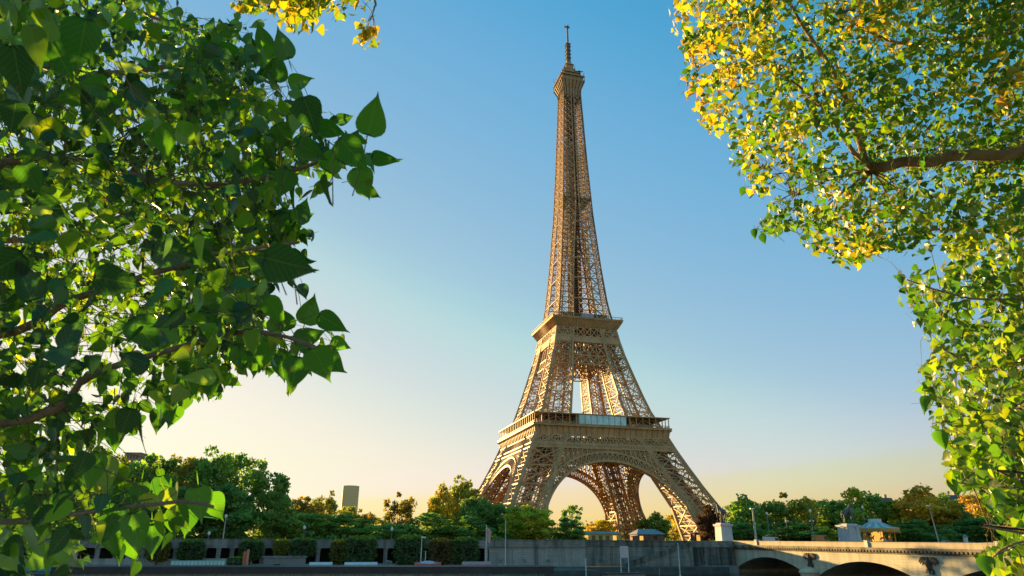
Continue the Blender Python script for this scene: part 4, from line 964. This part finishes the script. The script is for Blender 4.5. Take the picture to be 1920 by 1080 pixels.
# clipped and trailing shrubs standing before the far quay wall
def hedge_proto(seed, w, h, d):
    rng = np.random.default_rng(seed); M = 1500; v = unit(rng.normal(size=(M,3))); s_ = np.sign(v)*np.abs(v)**.72
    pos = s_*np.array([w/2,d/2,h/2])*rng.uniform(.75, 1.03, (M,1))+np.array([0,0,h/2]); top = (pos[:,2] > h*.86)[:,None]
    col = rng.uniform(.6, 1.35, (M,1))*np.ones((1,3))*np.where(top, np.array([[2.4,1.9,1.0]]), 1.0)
    X, Y, Z = frames(rng, rng.normal(size=(M,3))+np.array([0,0,-.5])); return leaf_mesh('foliage', KV, KF, pos, X, Y, Z, rng.uniform(.25, .5, M), col, TL)
HP = [hedge_proto(31, 4, 5, 2.6), hedge_proto(32, 4, 5, 2.4)]
core = mat('shrub_twigs', (.05,.045,.03), .95)
for i, (p, w, yt, yb, col, lb) in enumerate((
 (300,36,1012,1052,OL,'pale olive trailing shrub on the wall at the far left'),
 (362,40,1012,1052,DG,'dark trailing shrub between the two pairs of open bays'),
 (473,36,1012,1050,DG,'dark shrub behind the orange marker'),
 (530,26,1011,1040,YG,'bright green shrub above the grey cabin'),
 (572,36,1009,1044,DG,'rounded shrub at the right end of the grey cabin roof'),
 (637,26,1012,1056,OL,'brownish shrub right of the pale pillar'),
 (676,50,1006,1057,DG,'large dark clipped shrub above the white boat cover'),
 (770,46,1004,1058,DG,'large dark clipped shrub behind the white lamp pole'),
 (826,36,1010,1058,BR_,'brownish grey thinning shrub'),
 (872,42,1008,1056,DG,'clipped shrub with bright top left of the flagpole'),
 (442,24,1044,1062,GR,'small round bush on the lower quay'),
)):
    b = -166.9 if i < 10 else -181; q1, q0 = at_b(p, b, yt), at_b(p, b, yb); h = q1.z-max(.8, q0.z); z0 = max(.8, q0.z)
    t = thing('clipped_shrub', lb, 'shrub', (q1.x, q1.y, .8 if i < 10 else z0), PHI); wm_ = (at_b(p+w/2, b).xy-at_b(p-w/2, b).xy).length
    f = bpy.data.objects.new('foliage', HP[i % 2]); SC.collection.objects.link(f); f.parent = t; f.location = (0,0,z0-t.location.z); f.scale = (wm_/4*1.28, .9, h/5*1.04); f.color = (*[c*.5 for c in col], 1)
    m_ = MB(); m_.tube([(0,0,-.05),(.1,0,h*.5),(0,0,z0-t.location.z+h*.8)], [.18,.14,.05], 6)
    for sx in (-.3,.3): m_.tube([(0,0,h*.3),(sx*wm_*.6,0,z0-t.location.z+h*.7)], [.1,.04], 5)
    m_.build('stem', core, t)
# low undergrowth behind the parapet and along the esplanade
rng = np.random.default_rng(77); pos = []
for (pa, pb, b0, b1, h, n_) in ((-60,930,-157,-140,3.2,9000),(930,1100,-150,-138,2.6,1500),(1340,1960,-140,-112,4.5,8000),(560,960,-120,-90,8,5000),(1000,1300,60,110,7,2500),(1960,2300,-150,-110,7,1500)):
    px_ = rng.uniform(pa, pb, n_); bb = rng.uniform(b0, b1, n_)
    aa = np.interp(px_, np.linspace(pa, pb, 30), [a_of(x, (b0+b1)/2) for x in np.linspace(pa, pb, 30)])
    lump = .6+.4*np.sin(aa*.55)*np.sin(aa*.23+bb*.3)
    zz = (5.7 if b1 < -134 else 4.3)+rng.uniform(0, 1, n_)**.6*h*lump
    pos.append(np.stack([CX+aa*RX+bb*WX, CY+aa*RY+bb*WY, zz], 1))
pos = np.concatenate(pos); M = len(pos); X, Y, Z = frames(rng, rng.normal(size=(M,3))+np.array([0,0,-.4]))
me = leaf_mesh('undergrowth', KV, KF, pos, X, Y, Z, rng.uniform(.5, 1.0, M), rng.uniform(.6, 1.4, (M,1))*np.ones((1,3)), TL)
ug = bpy.data.objects.new('undergrowth', me); SC.collection.objects.link(ug); ug.color = (.18,.33,.10,1); tag(ug, 'low green undergrowth filling the park behind the quay', 'undergrowth', kind='stuff')
# far wood closing the horizon
pos = []
for i in range(240):
    az = rng.uniform(-.75, .9); dd = rng.uniform(620, 900); c = np.array([math.sin(az)*dd, math.cos(az)*dd, 6]); k = 60
    pos.append(c+rng.normal(size=(k,3))*np.array([11,5,5.5])+np.array([0,0,5]))
pos = np.concatenate(pos); pos = pos[(pos[:,2] > 3) & (pos[:,2] < 22)]; M = len(pos); X, Y, Z = frames(rng, rng.normal(size=(M,3)))
me = leaf_mesh('distant_wood', KV, KF, pos, X, Y, Z, rng.uniform(2.0, 3.6, M), rng.uniform(.7, 1.3, (M,1))*np.ones((1,3)), TL)
dw = bpy.data.objects.new('distant_wood', me); SC.collection.objects.link(dw); dw.color = (.13,.14,.05,1); tag(dw, 'far band of trees closing the horizon', 'wood', kind='stuff')
# ---------------------------------------------------------------- the two near trees that frame the view
def leaf_template(ts, ws):
    v = [(0,0,0)]
    for t, w in zip(ts, ws): v += [(-w,t,.16*w+.03*math.sin(t*5)), (0,t,-.02-.10*t*t), (w,t,.16*w+.03*math.sin(t*5+1))]
    n = len(ts); f = [(0,2,1), (0,3,2)]
    for i in range(n-1):
        b = 1+3*i; f += [(b,b+1,b+4,b+3), (b+1,b+2,b+5,b+4)]
    v.append((0,1.12,-.16)); b = 1+3*(n-1); f += [(b,b+1,len(v)-1), (b+1,b+2,len(v)-1)]
    # petiole, a thin folded strip behind the blade
    k = len(v); v += [(-.012,0,0),(.012,0,0),(.02,-.28,.05),(0,-.55,.14),(-.02,-.28,.05)]; f += [(k,k+1,k+2,k+3,k+4)]
    return v, f
LV, LF = leaf_template([-.06,.04,.16,.30,.45,.60,.74,.86,.96], [.20,.36,.43,.43,.38,.30,.20,.11,.045])
SV, SF = leaf_template([.05,.28,.6,.88], [.40,.49,.30,.09])
near_leaf = leaf_mat('poplar_leaf', .52, .34, (1.75,1.9,.28), spec=.65)
t_ = near_leaf.node_tree; p_ = t_.nodes['Principled BSDF']; nz_ = t_.nodes.new('ShaderNodeTexNoise'); nz_.inputs['Scale'].default_value = 45; tc_ = t_.nodes.new('ShaderNodeTexCoord')
bm_ = t_.nodes.new('ShaderNodeBump'); bm_.inputs['Strength'].default_value = .35; bm_.inputs['Distance'].default_value = .004
def mth(op, a, b=None):
    n = t_.nodes.new('ShaderNodeMath'); n.operation = op
    for i, v in enumerate((a, b)):
        if v is None: continue
        if isinstance(v, (int, float)): n.inputs[i].default_value = v
        else: t_.links.new(v, n.inputs[i])
    return n.outputs[0]
xa = t_.nodes.new('ShaderNodeAttribute'); xa.attribute_name = 'leaf_xy'; sx_ = t_.nodes.new('ShaderNodeSeparateXYZ'); t_.links.new(xa.outputs['Vector'], sx_.inputs[0])
ax_ = mth('ABSOLUTE', sx_.outputs[0]); rib = mth('LESS_THAN', ax_, .014)
ph_ = mth('SUBTRACT', sx_.outputs[1], mth('MULTIPLY', ax_, .85)); side_v = mth('GREATER_THAN', mth('SINE', mth('MULTIPLY', ph_, 46.0)), .90)
vein = mth('MAXIMUM', rib, mth('MULTIPLY', side_v, .55))
cvn = t_.nodes.new('ShaderNodeMix'); cvn.data_type = 'RGBA'; ata = next(n for n in t_.nodes if n.type == 'ATTRIBUTE' and n.attribute_name == 'leaf_colour')
t_.links.new(mth('MULTIPLY', vein, .24), cvn.inputs[0]); t_.links.new(ata.outputs['Color'], cvn.inputs[6]); cvn.inputs[7].default_value = (.30,.36,.10,1)
sp_ = t_.nodes.new('ShaderNodeTexNoise'); sp_.inputs['Scale'].default_value = 26; sp_.inputs['Detail'].default_value = 3; t_.links.new(tc_.outputs['Object'], sp_.inputs['Vector'])
spot = mth('GREATER_THAN', sp_.outputs['Fac'], .69); cs_ = t_.nodes.new('ShaderNodeMix'); cs_.data_type = 'RGBA'; t_.links.new(mth('MULTIPLY', spot, .7), cs_.inputs[0]); t_.links.new(cvn.outputs[2], cs_.inputs[6]); cs_.inputs[7].default_value = (.12,.08,.03,1)
t_.links.new(cs_.outputs[2], p_.inputs['Base Color']); gq = next(n for n in t_.nodes if n.type == 'MIX' and n.blend_type == 'MULTIPLY'); t_.links.new(cs_.outputs[2], gq.inputs[6])
t_.links.new(tc_.outputs['Object'], nz_.inputs['Vector']); t_.links.new(mth('ADD', nz_.outputs['Fac'], mth('MULTIPLY', vein, .4)), bm_.inputs['Height']); t_.links.new(bm_.outputs[0], p_.inputs['Normal'])
twig_m = mat('green_brown_twig', (.13,.10,.045), .8, var=.25, scale=8); limb_m = mat('near_bark', (.24,.17,.11), .95, var=.45, scale=5, bump=.8)
def inpoly(x, y, P):
    r_ = False; j = len(P)-1
    for i in range(len(P)):
        xi, yi = P[i]; xj, yj = P[j]
        if (yi > y) != (yj > y) and x < (xj-xi)*(y-yi)/(yj-yi)+xi: r_ = not r_
        j = i
    return r_
class Tree:
    def __init__(s, seed): s.rng = np.random.default_rng(seed); s.big = []; s.small = []; s.skel = []; s.rad = []; s.tw = MB(); s.ntw = 0
    def bough(s, pts, r0, r1, mb, n=7, wob=.03):
        P = [Vector(p) for p in pts]; out_ = []
        for i in range(len(P)-1):
            k = max(2, int((P[i+1]-P[i]).length/.12))
            a = P[max(i-1,0)]; b_, c_ = P[i], P[i+1]; d_ = P[min(i+2, len(P)-1)]
            for j in range(k):
                t = j/k; out_.append(0.5*((2*b_)+(c_-a)*t+(2*a-5*b_+4*c_-d_)*t*t+(3*b_-a-3*c_+d_)*t**3))
        out_.append(P[-1]); out_ = [p+Vector(s.rng.normal(size=3)*wob*r0) for p in out_]
        R = [r0+(r1-r0)*i/(len(out_)-1) for i in range(len(out_))]
        mb.tube(out_, R, n); s.skel += [tuple(p) for p in out_]; s.rad += R
    def leaf(s, pos, ydir, size, col, small, nrm=None):
        (s.small if small else s.big).append((pos, ydir, size, col, nrm))
    def cluster(s, C, n, size, poly, colf, spread, small, drop=.75, twig=True, twr=.0035, maxlen=1.6):
        rng = s.rng; C = np.array(C); S_ = s._sk if hasattr(s, '_sk') and len(s._sk) == len(s.skel) else None
        if S_ is None: s._sk = S_ = np.array(s.skel)
        d2 = ((S_-C)**2).sum(1)+rng.uniform(0, .15, len(S_)); root = S_[int(d2.argmin())]
        ax = C-root; L = np.linalg.norm(ax)
        if L > maxlen: root = C-ax/L*maxlen; ax = C-root; L = maxlen
        ax = ax/max(L, 1e-6); tip = C+ax*spread*.6
        if twig:
            mid = (root+tip)/2+np.array([0,0,.12*L])+rng.normal(size=3)*.04*L
            q = [root*(1-t)**2+mid*2*t*(1-t)+tip*t*t for t in np.linspace(0, 1, 6)]
            q = [q_+s.rng.normal(size=3)*.02*L for q_ in q[:-1]]+[q[-1]]
            if rng.random() < .6: s.tw.tube([tuple(p) for p in q], [twr*.75*(1.2-t) for t in np.linspace(0, 1, 6)], 4, cap=False)
        pal = colf()
        for i in range(n):
            f = rng.uniform(.15, 1) if L < spread*2 else 1-rng.uniform(0, 1)**1.3*min(1, spread*2/L)
            base = (root*(1-f)**2+mid*2*f*(1-f)+tip*f*f) if twig else C
            off = rng.normal(size=3)*spread*.55; off[2] -= size*.4; pos = base*.55+C*.45+off if twig else C+off
            yd = np.array([0,0,-drop])+rng.normal(size=3)*.55+ax*.35; yd /= np.linalg.norm(yd)
            sz = size*rng.uniform(.6, 1.18); mpos = pos+yd*sz*.6
            if poly is not None:
                u, v = to_px(*mpos)
                if not inpoly(u+rng.normal()*5, v+rng.normal()*5, poly): continue
                if -5 < u < 1925 and -5 < v < 1085 and (pos-np.array([0,0,EYE])) @ np.array([0,1,0]) < .9: continue
            c = pal*rng.uniform(.72, 1.3)*np.array([rng.uniform(.85,1.2), 1, rng.uniform(.8,1.2)])
            s.leaf(pos, yd, sz, c, small)
    def meshes(s, root, nm):
        for L_, tv, tf, k in ((s.big, LV, LF, 'leaves'), (s.small, SV, SF, 'fine_leaves')):
            if not L_: continue
            pos = np.array([l[0] for l in L_]); Y = np.array([l[1] for l in L_]); sz = np.array([l[2] for l in L_]); col = np.clip(np.array([l[3] for l in L_]), 0, .85)
            N = s.rng.normal(size=Y.shape)*np.array([1,1,.45])
            for i, l in enumerate(L_):
                if l[4] is not None: N[i] = l[4]
            X, Yn, Z = frames(s.rng, Y, N)
            o = bpy.data.objects.new(k, leaf_mesh(k, tv, tf, pos-np.array(root.location)[None,:], X, Yn, Z, sz, col, near_leaf, s.rng.uniform(-.6, 2.4, len(sz)), s.rng.uniform(.78, 1.1, len(sz)), True)); SC.collection.objects.link(o); o.parent = root
            print(nm, k, len(L_))
        s.tw.v = [(x-root.location.x, y-root.location.y, z-root.location.z) for x, y, z in s.tw.v]
        s.tw.build('twigs', twig_m, root, smooth=True)['kind'] = 'stuff'
def P_(px, py, d): return np.array(at_d(px, py, d))
# ---- left tree: big heart shaped leaves close to the lens, backlit
LT = Tree(5); rt = thing('poplar_tree', 'near tree on the left with large backlit heart shaped green leaves', 'tree', (-5.2, 4.2, 6.0))
wood = MB()
LT.bough([(-5.2,4.2,5.9),(-5.15,4.15,8.2),(-5.0,4.3,10.5),(-4.9,4.2,13)], .24, .12, wood, 10, .05)
Bs = []
for pts, r0, r1 in (
  ([(-5.1,4.2,9.2), P_(-60,330,3.9), P_(120,300,3.5), P_(330,345,3.0), P_(520,330,2.7), P_(630,285,2.5)], .05, .006),
  ([(-5.1,4.2,8.6), P_(-60,640,3.6), P_(140,560,3.2), P_(330,500,2.8), P_(450,470,2.5), P_(560,455,2.3)], .045, .005),
  ([(-5.1,4.2,8.2), P_(-40,800,3.2), P_(180,700,2.7), P_(380,640,2.3), P_(480,620,2.0), P_(590,650,1.85)], .04, .005),
  ([(-5.1,4.2,7.7), P_(-60,980,2.6), P_(80,970,2.3), P_(200,955,2.1), P_(340,940,2.0), P_(400,950,1.9)], .03, .004),
  ([(-5.0,4.3,10.2), P_(-60,120,5.2), P_(180,140,5.0), P_(380,120,4.8), P_(520,160,4.6)], .06, .008),
  ([(-5.0,4.3,10.8), P_(40,-120,5.6), P_(240,10,5.4), P_(360,60,5.2)], .05, .008),
  ([(-5.0,4.3,9.6), P_(60,450,5.4), P_(240,400,5.2), P_(400,350,5.0)], .04, .006)):
    LT.bough(pts, r0, r1, wood, 6)
wood.v = [(x+5.2, y-4.2, z-6.0) for x, y, z in wood.v]; wood.build('trunk', limb_m, rt, smooth=True)
PL = [(-420,-260),(250,-260),(300,-40),(335,8),(352,42),(398,48),(440,40),(492,62),(500,92),(498,175),(515,195),(548,230),(560,262),(600,262),(622,300),(628,345),(592,352),(560,300),(552,372),(580,420),(584,452),(560,468),(520,470),(520,520),(498,560),(492,600),(520,640),(548,650),(560,682),(520,712),(475,690),(440,702),(412,740),(372,750),(332,738),(322,772),(336,808),(300,800),(262,792),(238,828),(212,845),(200,880),(205,930),(215,1000),(170,1060),(120,1085),(60,1400),(-420,1400)]
def gcol(): 
    r_ = LT.rng.random()
    if r_ < .30: return np.array([.018,.07,.025])
    if r_ < .58: return np.array([.045,.14,.022])
    if r_ < .88: return np.array([.12,.24,.02])
    return np.array([.26,.34,.03])
def samp(rng, poly, x0, x1, y0, y1):
    while True:
        x, y = rng.uniform(x0, x1), rng.uniform(y0, y1)
        if inpoly(x, y, poly): return x, y
rg = LT.rng
for i in range(600):                                          # distant fine layer
    x, y = samp(rg, PL, -300, 520, -200, 1080); 
    if rg.random() < .45 and y > 560: continue
    LT.cluster(P_(x, y, rg.uniform(4.3, 7.5)), 15, .066, PL, gcol, .2, True)
for i in range(330):                                          # middle layer
    x, y = samp(rg, PL, -260, 560, -160, 1100); LT.cluster(P_(x, y, rg.uniform(2.5, 4.2)), 10, .058, PL, gcol, .15, False, maxlen=.8, twr=.0025)
for i in range(60):                                          # inner shade layer
    x, y = samp(rg, PL, -200, 400, -100, 800); LT.cluster(P_(x, y, rg.uniform(3.6, 5.2)), 12, .066, PL, gcol, .18, True, maxlen=.8)
for i in range(60):                                          # near layer
    x, y = samp(rg, PL, -200, 470, -120, 1100); LT.cluster(P_(x, y, rg.uniform(1.55, 2.4)), 5, .062, PL, gcol, .09, False, twr=.002, maxlen=.5)
for i in range(130):                                          # the leafy fringe towards the sky
    x, y = samp(rg, PL, 330, 630, 20, 740); LT.cluster(P_(x, y, rg.uniform(3.2, 4.6)), 11, .062, PL, gcol, .12, False, maxlen=.7, twr=.0025)
for i in range(10):                                           # a few hanging leaves low at the right of the mass
    LT.cluster(P_(rg.uniform(215, 300), rg.uniform(880, 990), rg.uniform(2.4, 3.2)), 3, .08, None, gcol, .08, False, maxlen=.4, twr=.002)
for x, y in ((600,250),(580,290),(620,235),(545,240),(510,130),(530,200),(470,80),(440,95),(560,300),(500,320),(480,380),(550,440),(520,450),(460,350),(430,62),(380,50),(590,275),(650,285),(440,470),
  (560,640),(500,650),(540,665),(450,680),(380,710),(600,630),(570,430),(500,270),(400,90),(420,200),(610,300),(665,300),(560,470),(420,600),(470,560),(490,520)):
    LT.cluster(P_(x, y, rg.uniform(2.6, 3.8)), 10, .064, None, gcol, .10, False, maxlen=.5, twr=.002)
def hero(T, px, py, Lpx, ang, tone, size=.095, tilt=.25, small=False, roll=0.0):
    """a single well visible leaf: base at (px,py), length Lpx in the view, ang = direction of its tip (0 = down, + = right)"""
    Lpx *= (.88 if px > 480 else (.70 if py > 880 else .70)); d = F_PX*size/Lpx; base = P_(px, py, d); a = R_(ang); tip = P_(px+Lpx*math.sin(a), py+Lpx*math.cos(a), d); y = tip-base; y /= np.linalg.norm(y)
    vd = base-np.array([0,0,EYE]); vd /= np.linalg.norm(vd); side_ = np.cross(vd, y); n_ = -vd*math.cos(R_(roll))+side_*math.sin(R_(roll))+T.rng.normal(size=3)*tilt
    T.leaf(base, y, size, np.array(tone), small, n_)
    sk = np.array(T.skel); d2 = ((sk-base)**2).sum(1); q = sk[int(d2.argmin())]
    L_ = math.sqrt(d2.min()); q = base+(q-base)*min(1, .16/max(L_, 1e-6))
    mid = (q+base)/2+np.array([0,0,.02])+T.rng.normal(size=3)*.008; T.tw.tube([tuple(q), tuple(mid), tuple(base-y*.01)], [.0016,.0012,.001], 4, cap=False)
A_, B_, C_ = (.04,.15,.025), (.07,.21,.02), (.022,.085,.028)
for h_ in ((690,250,78,165,B_),(640,300,70,150,A_),(640,262,80,40,A_),(668,318,62,25,B_),(700,290,55,75,A_),(672,345,42,60,B_),(612,318,58,150,B_),
  (570,185,70,20,C_),(600,235,52,70,A_),(632,228,34,110,C_),(540,108,54,200,A_),(520,120,50,215,B_),(515,150,52,170,A_),(545,160,44,110,B_),(500,90,45,200,A_),
  (610,330,58,8,C_,.095,.2,False,75),(552,345,50,-5,C_,.095,.2,False,80),(545,190,40,-10,C_),(520,235,52,30,B_),(560,270,60,60,A_),(498,255,50,0,A_),(480,300,62,20,B_),(540,320,58,-20,A_),
  (560,415,48,160,B_),(556,412,36,110,A_),(500,485,95,75,C_),(470,500,80,100,C_),(520,482,85,32,C_,.095,.15,False,78),(478,540,70,25,A_),(500,560,62,35,B_),(548,470,46,55,C_,.095,.2,False,60),
  (600,592,64,60,A_),(555,640,60,110,A_),(572,605,58,160,B_),(590,655,70,25,B_),(560,672,66,-15,A_),(600,660,64,50,A_),(622,640,40,70,B_),(545,615,46,-150,A_),
  (500,640,56,-10,B_),(525,668,50,10,A_),(480,660,62,-5,B_),(440,650,60,15,B_),(452,612,60,0,A_),(510,600,46,20,B_),
  (395,700,62,-5,A_),(420,705,46,60,B_),(372,700,60,-20,B_),(340,700,56,0,A_),(310,745,62,12,A_),(330,762,50,-20,B_),(300,770,52,-10,C_),
  (262,780,62,5,C_,.095,.2,False,80),(245,768,70,-20,C_),(205,775,60,60,A_),(215,800,56,0,A_),
  (372,915,76,5,B_),(392,930,62,30,B_),(355,955,58,-10,A_),(372,955,50,60,A_,.095,.2,False,80),(300,895,60,10,A_),(265,905,62,-10,A_),(320,960,48,5,B_),
  (220,950,84,-25,A_),(250,965,86,8,B_),(285,985,66,0,A_),(200,980,80,20,B_),(240,1010,50,20,B_),(332,905,44,0,(.16,.2,.1),.095,.2,False,85),
  (180,850,84,-10,B_),(190,860,76,10,(.16,.26,.03)),(150,870,70,-20,C_),(150,955,60,30,(.10,.14,.2),.095,.1,False,60),(80,930,70,-8,C_),(130,1000,70,5,(.2,.26,.2),.095,.1,False,60),
  (25,90,100,10,C_),(85,60,100,30,A_),(160,40,110,-12,A_),(200,170,90,-35,C_),(240,170,70,60,C_),(300,235,85,15,B_),(120,90,60,0,(.12,.2,.25),.095,.1,False,50),(40,160,70,-8,(.16,.22,.3),.095,.1,False,40),  # bluish tones here and nearby put sky sheen into the leaf colour
  (290,470,85,80,C_),(350,470,75,70,C_),(70,380,80,60,C_),(40,480,90,-60,C_),(370,440,70,20,A_),(440,545,80,8,(.12,.18,.25),.095,.1,False,60),(60,560,90,200,C_),(180,520,95,80,C_),(120,650,85,150,C_),(250,600,90,40,A_),(320,600,80,-20,B_),(390,560,80,10,A_)):
    hero(LT, *h_)
LT.meshes(rt, 'left')
# ---- overhanging spray at the top, yellowing
TT = Tree(11); tt = bpy.data.objects.new('upper_bough', None); SC.collection.objects.link(tt); tt.location = tuple(P_(560,-140,5.2)); tt['label'] = 'yellowing leafy spray reaching over the top of the view'
wood = MB(); TT.bough([(-4.9,4.2,12.8), P_(120,-420,5.6), P_(380,-260,5.4), P_(560,-140,5.2)], .05, .012, wood, 6); TT.bough([P_(560,-140,5.2), P_(580,-60,5.1), P_(560,-10,5.0), P_(500,15,5.0)], .012, .004, wood, 5)
TT.bough([P_(580,-60,5.1), P_(680,-30,5.0), P_(704,10,5.0), P_(690,40,4.9)], .006, .003, wood, 5); TT.bough([P_(580,-60,5.1), P_(480,-30,5.2), P_(440,0,5.2)], .006, .003, wood, 5)
wood.v = [tuple(Vector(v)-tt.location) for v in wood.v]; wood.build('stem', limb_m, tt)
PT = [(436,-200),(436,8),(448,26),(498,28),(520,38),(545,58),(588,64),(602,40),(640,28),(668,34),(700,0),(700,-200)]
PT2 = [(646,54),(668,40),(700,32),(714,52),(714,82),(690,90),(668,78)]
def ycol():
    r_ = TT.rng.random(); return np.array([.30,.29,.03]) if r_ < .45 else (np.array([.12,.20,.02]) if r_ < .75 else np.array([.40,.29,.03]))
for i in range(120):
    x, y = samp(TT.rng, PT, 430, 700, -120, 62); TT.cluster(P_(x, y, TT.rng.uniform(4.6, 5.6)), 9, .07, PT, ycol, .11, True)
for i in range(7):
    x, y = samp(TT.rng, PT2, 645, 715, 35, 90); TT.cluster(P_(x, y, 4.9), 9, .065, PT2, ycol, .06, True)
for i in range(60):                                           # the bough carries leaves all the way from the trunk
    x = TT.rng.uniform(-100, 640); TT.cluster(P_(x, -150-(640-x)*.45+TT.rng.uniform(-70, 70), TT.rng.uniform(4.8, 6)), 12, .07, None, ycol, .14, True)
TT.meshes(tt, 'spray'); tt.parent = rt; tt.location = tt.location-rt.location
# ---- right tree
RT = Tree(21); r2 = thing('poplar_tree', 'near tree on the right with small yellow and green leaves and a thick cut branch', 'tree', (8.6, 5.0, 6.0))
wood = MB()
RT.bough([(8.6,5.0,5.9),(8.5,5.1,8.5),(8.6,5.0,11),(8.4,5.2,15)], .30, .16, wood, 10, .05)
bl_ = MB()
RT.bough([(8.5,5.1,9.4), P_(2150,262,6.9), P_(1920,286,6.6), P_(1780,296,6.3), P_(1690,308,6.1), P_(1632,318,6.0)], .058, .040, bl_, 9, .2)
RT.bough([P_(1640,316,6.0), P_(1622,300,6.0), P_(1600,225,6.0), P_(1560,130,6.1), P_(1500,40,6.3), P_(1450,-60,6.5)], .030, .008, wood, 7)
RT.bough([P_(1640,318,6.0), P_(1600,285,5.9), P_(1555,215,5.9), P_(1520,180,5.9), P_(1450,130,5.9), P_(1330,80,5.9)], .022, .005, wood, 6)
for tgt in ((1580,345),(1540,352),(1490,368),(1450,380),(1600,392),(1632,408),(1668,380),(1690,360),(1560,420),(1500,440),(1720,400),(1440,330)):
    m0 = ((1634+tgt[0])/2, (325+tgt[1])/2-12); RT.bough([P_(1634,322,6.0), P_(*m0, 5.9), P_(*tgt, RT.rng.uniform(5.6,6.3))], .008, .003, wood, 5)
for pts, r0, r1 in (
  ([(8.4,5.2,12), P_(2000,60,6.8), P_(1820,70,6.6), P_(1680,80,6.5), P_(1560,20,6.4)], .05, .01),
  ([(8.5,5.1,9.0), P_(2060,470,6.0), P_(1900,440,5.8), P_(1760,430,5.6), P_(1650,450,5.6), P_(1560,480,5.6)], .04, .006),
  ([(8.5,5.1,8.6), P_(2100,560,5.0), P_(1930,560,4.7), P_(1820,560,4.5), P_(1700,525,4.4)], .03, .005),
  ([(8.5,5.1,8.2), P_(2100,640,4.4), P_(1960,660,4.1), P_(1850,690,3.9), P_(1760,650,3.8)], .03, .004),
  ([(8.5,5.1,7.9), P_(2100,760,3.8), P_(1950,800,3.4), P_(1830,790,3.2), P_(1765,790,3.1)], .025, .004),
  ([(8.5,5.1,7.5), P_(2100,900,3.2), P_(1960,920,2.9), P_(1860,910,2.8), P_(1800,905,2.8)], .02, .003),
  ([(8.5,5.1,7.1), P_(2100,1010,2.8), P_(1970,1010,2.5), P_(1900,1020,2.4), P_(1860,1045,2.4)], .02, .003)): RT.bough(pts, r0, r1, wood, 6)
for mb in (wood, bl_): mb.v = [tuple(Vector(v)-r2.location) for v in mb.v]
wood.build('trunk', limb_m, r2, smooth=True); bl_.build('cut_branch', limb_m, r2, smooth=True)
PR = [(1258,-260),(1256,30),(1266,62),(1276,112),(1284,180),(1302,186),(1312,222),(1330,262),(1366,258),(1362,300),(1386,318),(1408,344),(1392,362),(1432,380),(1440,402),(1418,428),(1430,450),(1462,432),(1500,436),(1512,470),(1545,480),(1592,512),(1624,492),(1655,470),(1700,478),(1762,488),(1740,508),(1676,512),(1690,560),(1712,592),(1740,640),(1750,662),(1724,684),(1724,742),(1742,778),(1762,812),(1772,830),(1772,872),(1782,912),(1812,916),(1835,915),(1852,948),(1880,975),(1886,1016),(1838,1040),(1850,1066),(1880,1090),(1880,1400),(2350,1400),(2350,-260)]
def rcol(x, y):
    r_ = RT.rng.random()
    yel = max(0, min(1, (1640-x)/330))*max(0, min(1, (400-y)/260)); yel = max(yel, .5*max(0, min(1, (1900-x)/300))*(y < 90));  # yellow zones mix autumn leaf colour with painted-in sunlight
    if x > 1850 and 130 < y < 220: yel = .7
    if 1540 < x < 1660 and 360 < y < 500: yel = max(yel, .45)
    if r_ < yel*.62: return np.array([.44,.34,.03]) if RT.rng.random() < .55 else (np.array([.46,.27,.03]) if RT.rng.random() < .35 else np.array([.33,.32,.03]))
    q = RT.rng.random()
    if q < .30: return np.array([.04,.12,.02])
    if q < .65: return np.array([.09,.19,.02])
    return np.array([.20,.26,.025])
rg = RT.rng
def rdepth(x, y):
    k = rg.uniform(.84, 1.2)
    if x > 1600 and abs(y-(318-(x-1632)*.11)) < 52: k = rg.uniform(1.14, 1.32)
    return float(np.interp(y, [0, 450, 600, 760, 900, 1080], [6.1, 5.8, 4.8, 3.8, 3.3, 3.0]))*k
for i in range(1700):
    x, y = samp(rg, PR, 1250, 2150, -180, 1120)
    if x > 1960 and rg.random() < .6: continue
    RT.cluster(P_(x, y, rdepth(x, y)), 15, .056 if y < 650 else .048, PR, (lambda: rcol(x, y)), .115, True, drop=.6, maxlen=.9, twr=.0028)
for i in range(900):                                          # the rest of the crown, outside the picture
    x, y = rg.uniform(2150, 3300), rg.uniform(-500, 1100); RT.cluster(P_(x, y, rdepth(2100, y)*rg.uniform(1.0, 1.5)), 10, .07, None, (lambda: rcol(x, y)), .2, True, maxlen=1.0, twr=.003)
for i in range(110):
    x, y = samp(rg, PR, 1700, 2050, 600, 1120); RT.cluster(P_(x, y, rdepth(x, y)*.9), 6, .042, PR, (lambda: rcol(x, y)), .12, False, drop=.6, maxlen=.7, twr=.0022)
for h_ in ((1742,745,30,-20,B_,.07),(1760,808,34,20,B_,.07),(1790,895,32,10,B_,.07),(1850,1045,34,10,B_,.06),(1415,430,20,0,A_,.065),(1428,440,20,20,A_,.065),(1395,352,18,-20,A_,.065),(1300,165,18,-30,A_,.065),(1690,515,20,0,A_,.065)):
    hero(RT, *h_)
RT.meshes(r2, 'right')

# ---- shared groups for the repeats
GRP = {'tree': 'trees beyond the river', 'shrub': 'shrubs along the quay wall', 'street lamp': 'street lamps on the far bank', 'pole': 'poles along the far quay', 'car': 'cars on the quay road',
       'van': 'cars on the quay road', 'statue': 'horse tamer statues at the bridge end', 'wall': 'quay walls of the far bank', 'building': 'apartment buildings beyond the trees', 'kiosk': 'kiosks under the tower'}
for o in SC.objects:
    if o.parent is None and 'category' in o and 'group' not in o and o['category'] in GRP and o.name.split('.')[0] != 'poplar_tree':
        o['group'] = GRP[o['category']]
    if o.parent is None and o.name.startswith('covered_boat'): o['group'] = 'covered boats along the lower quay'
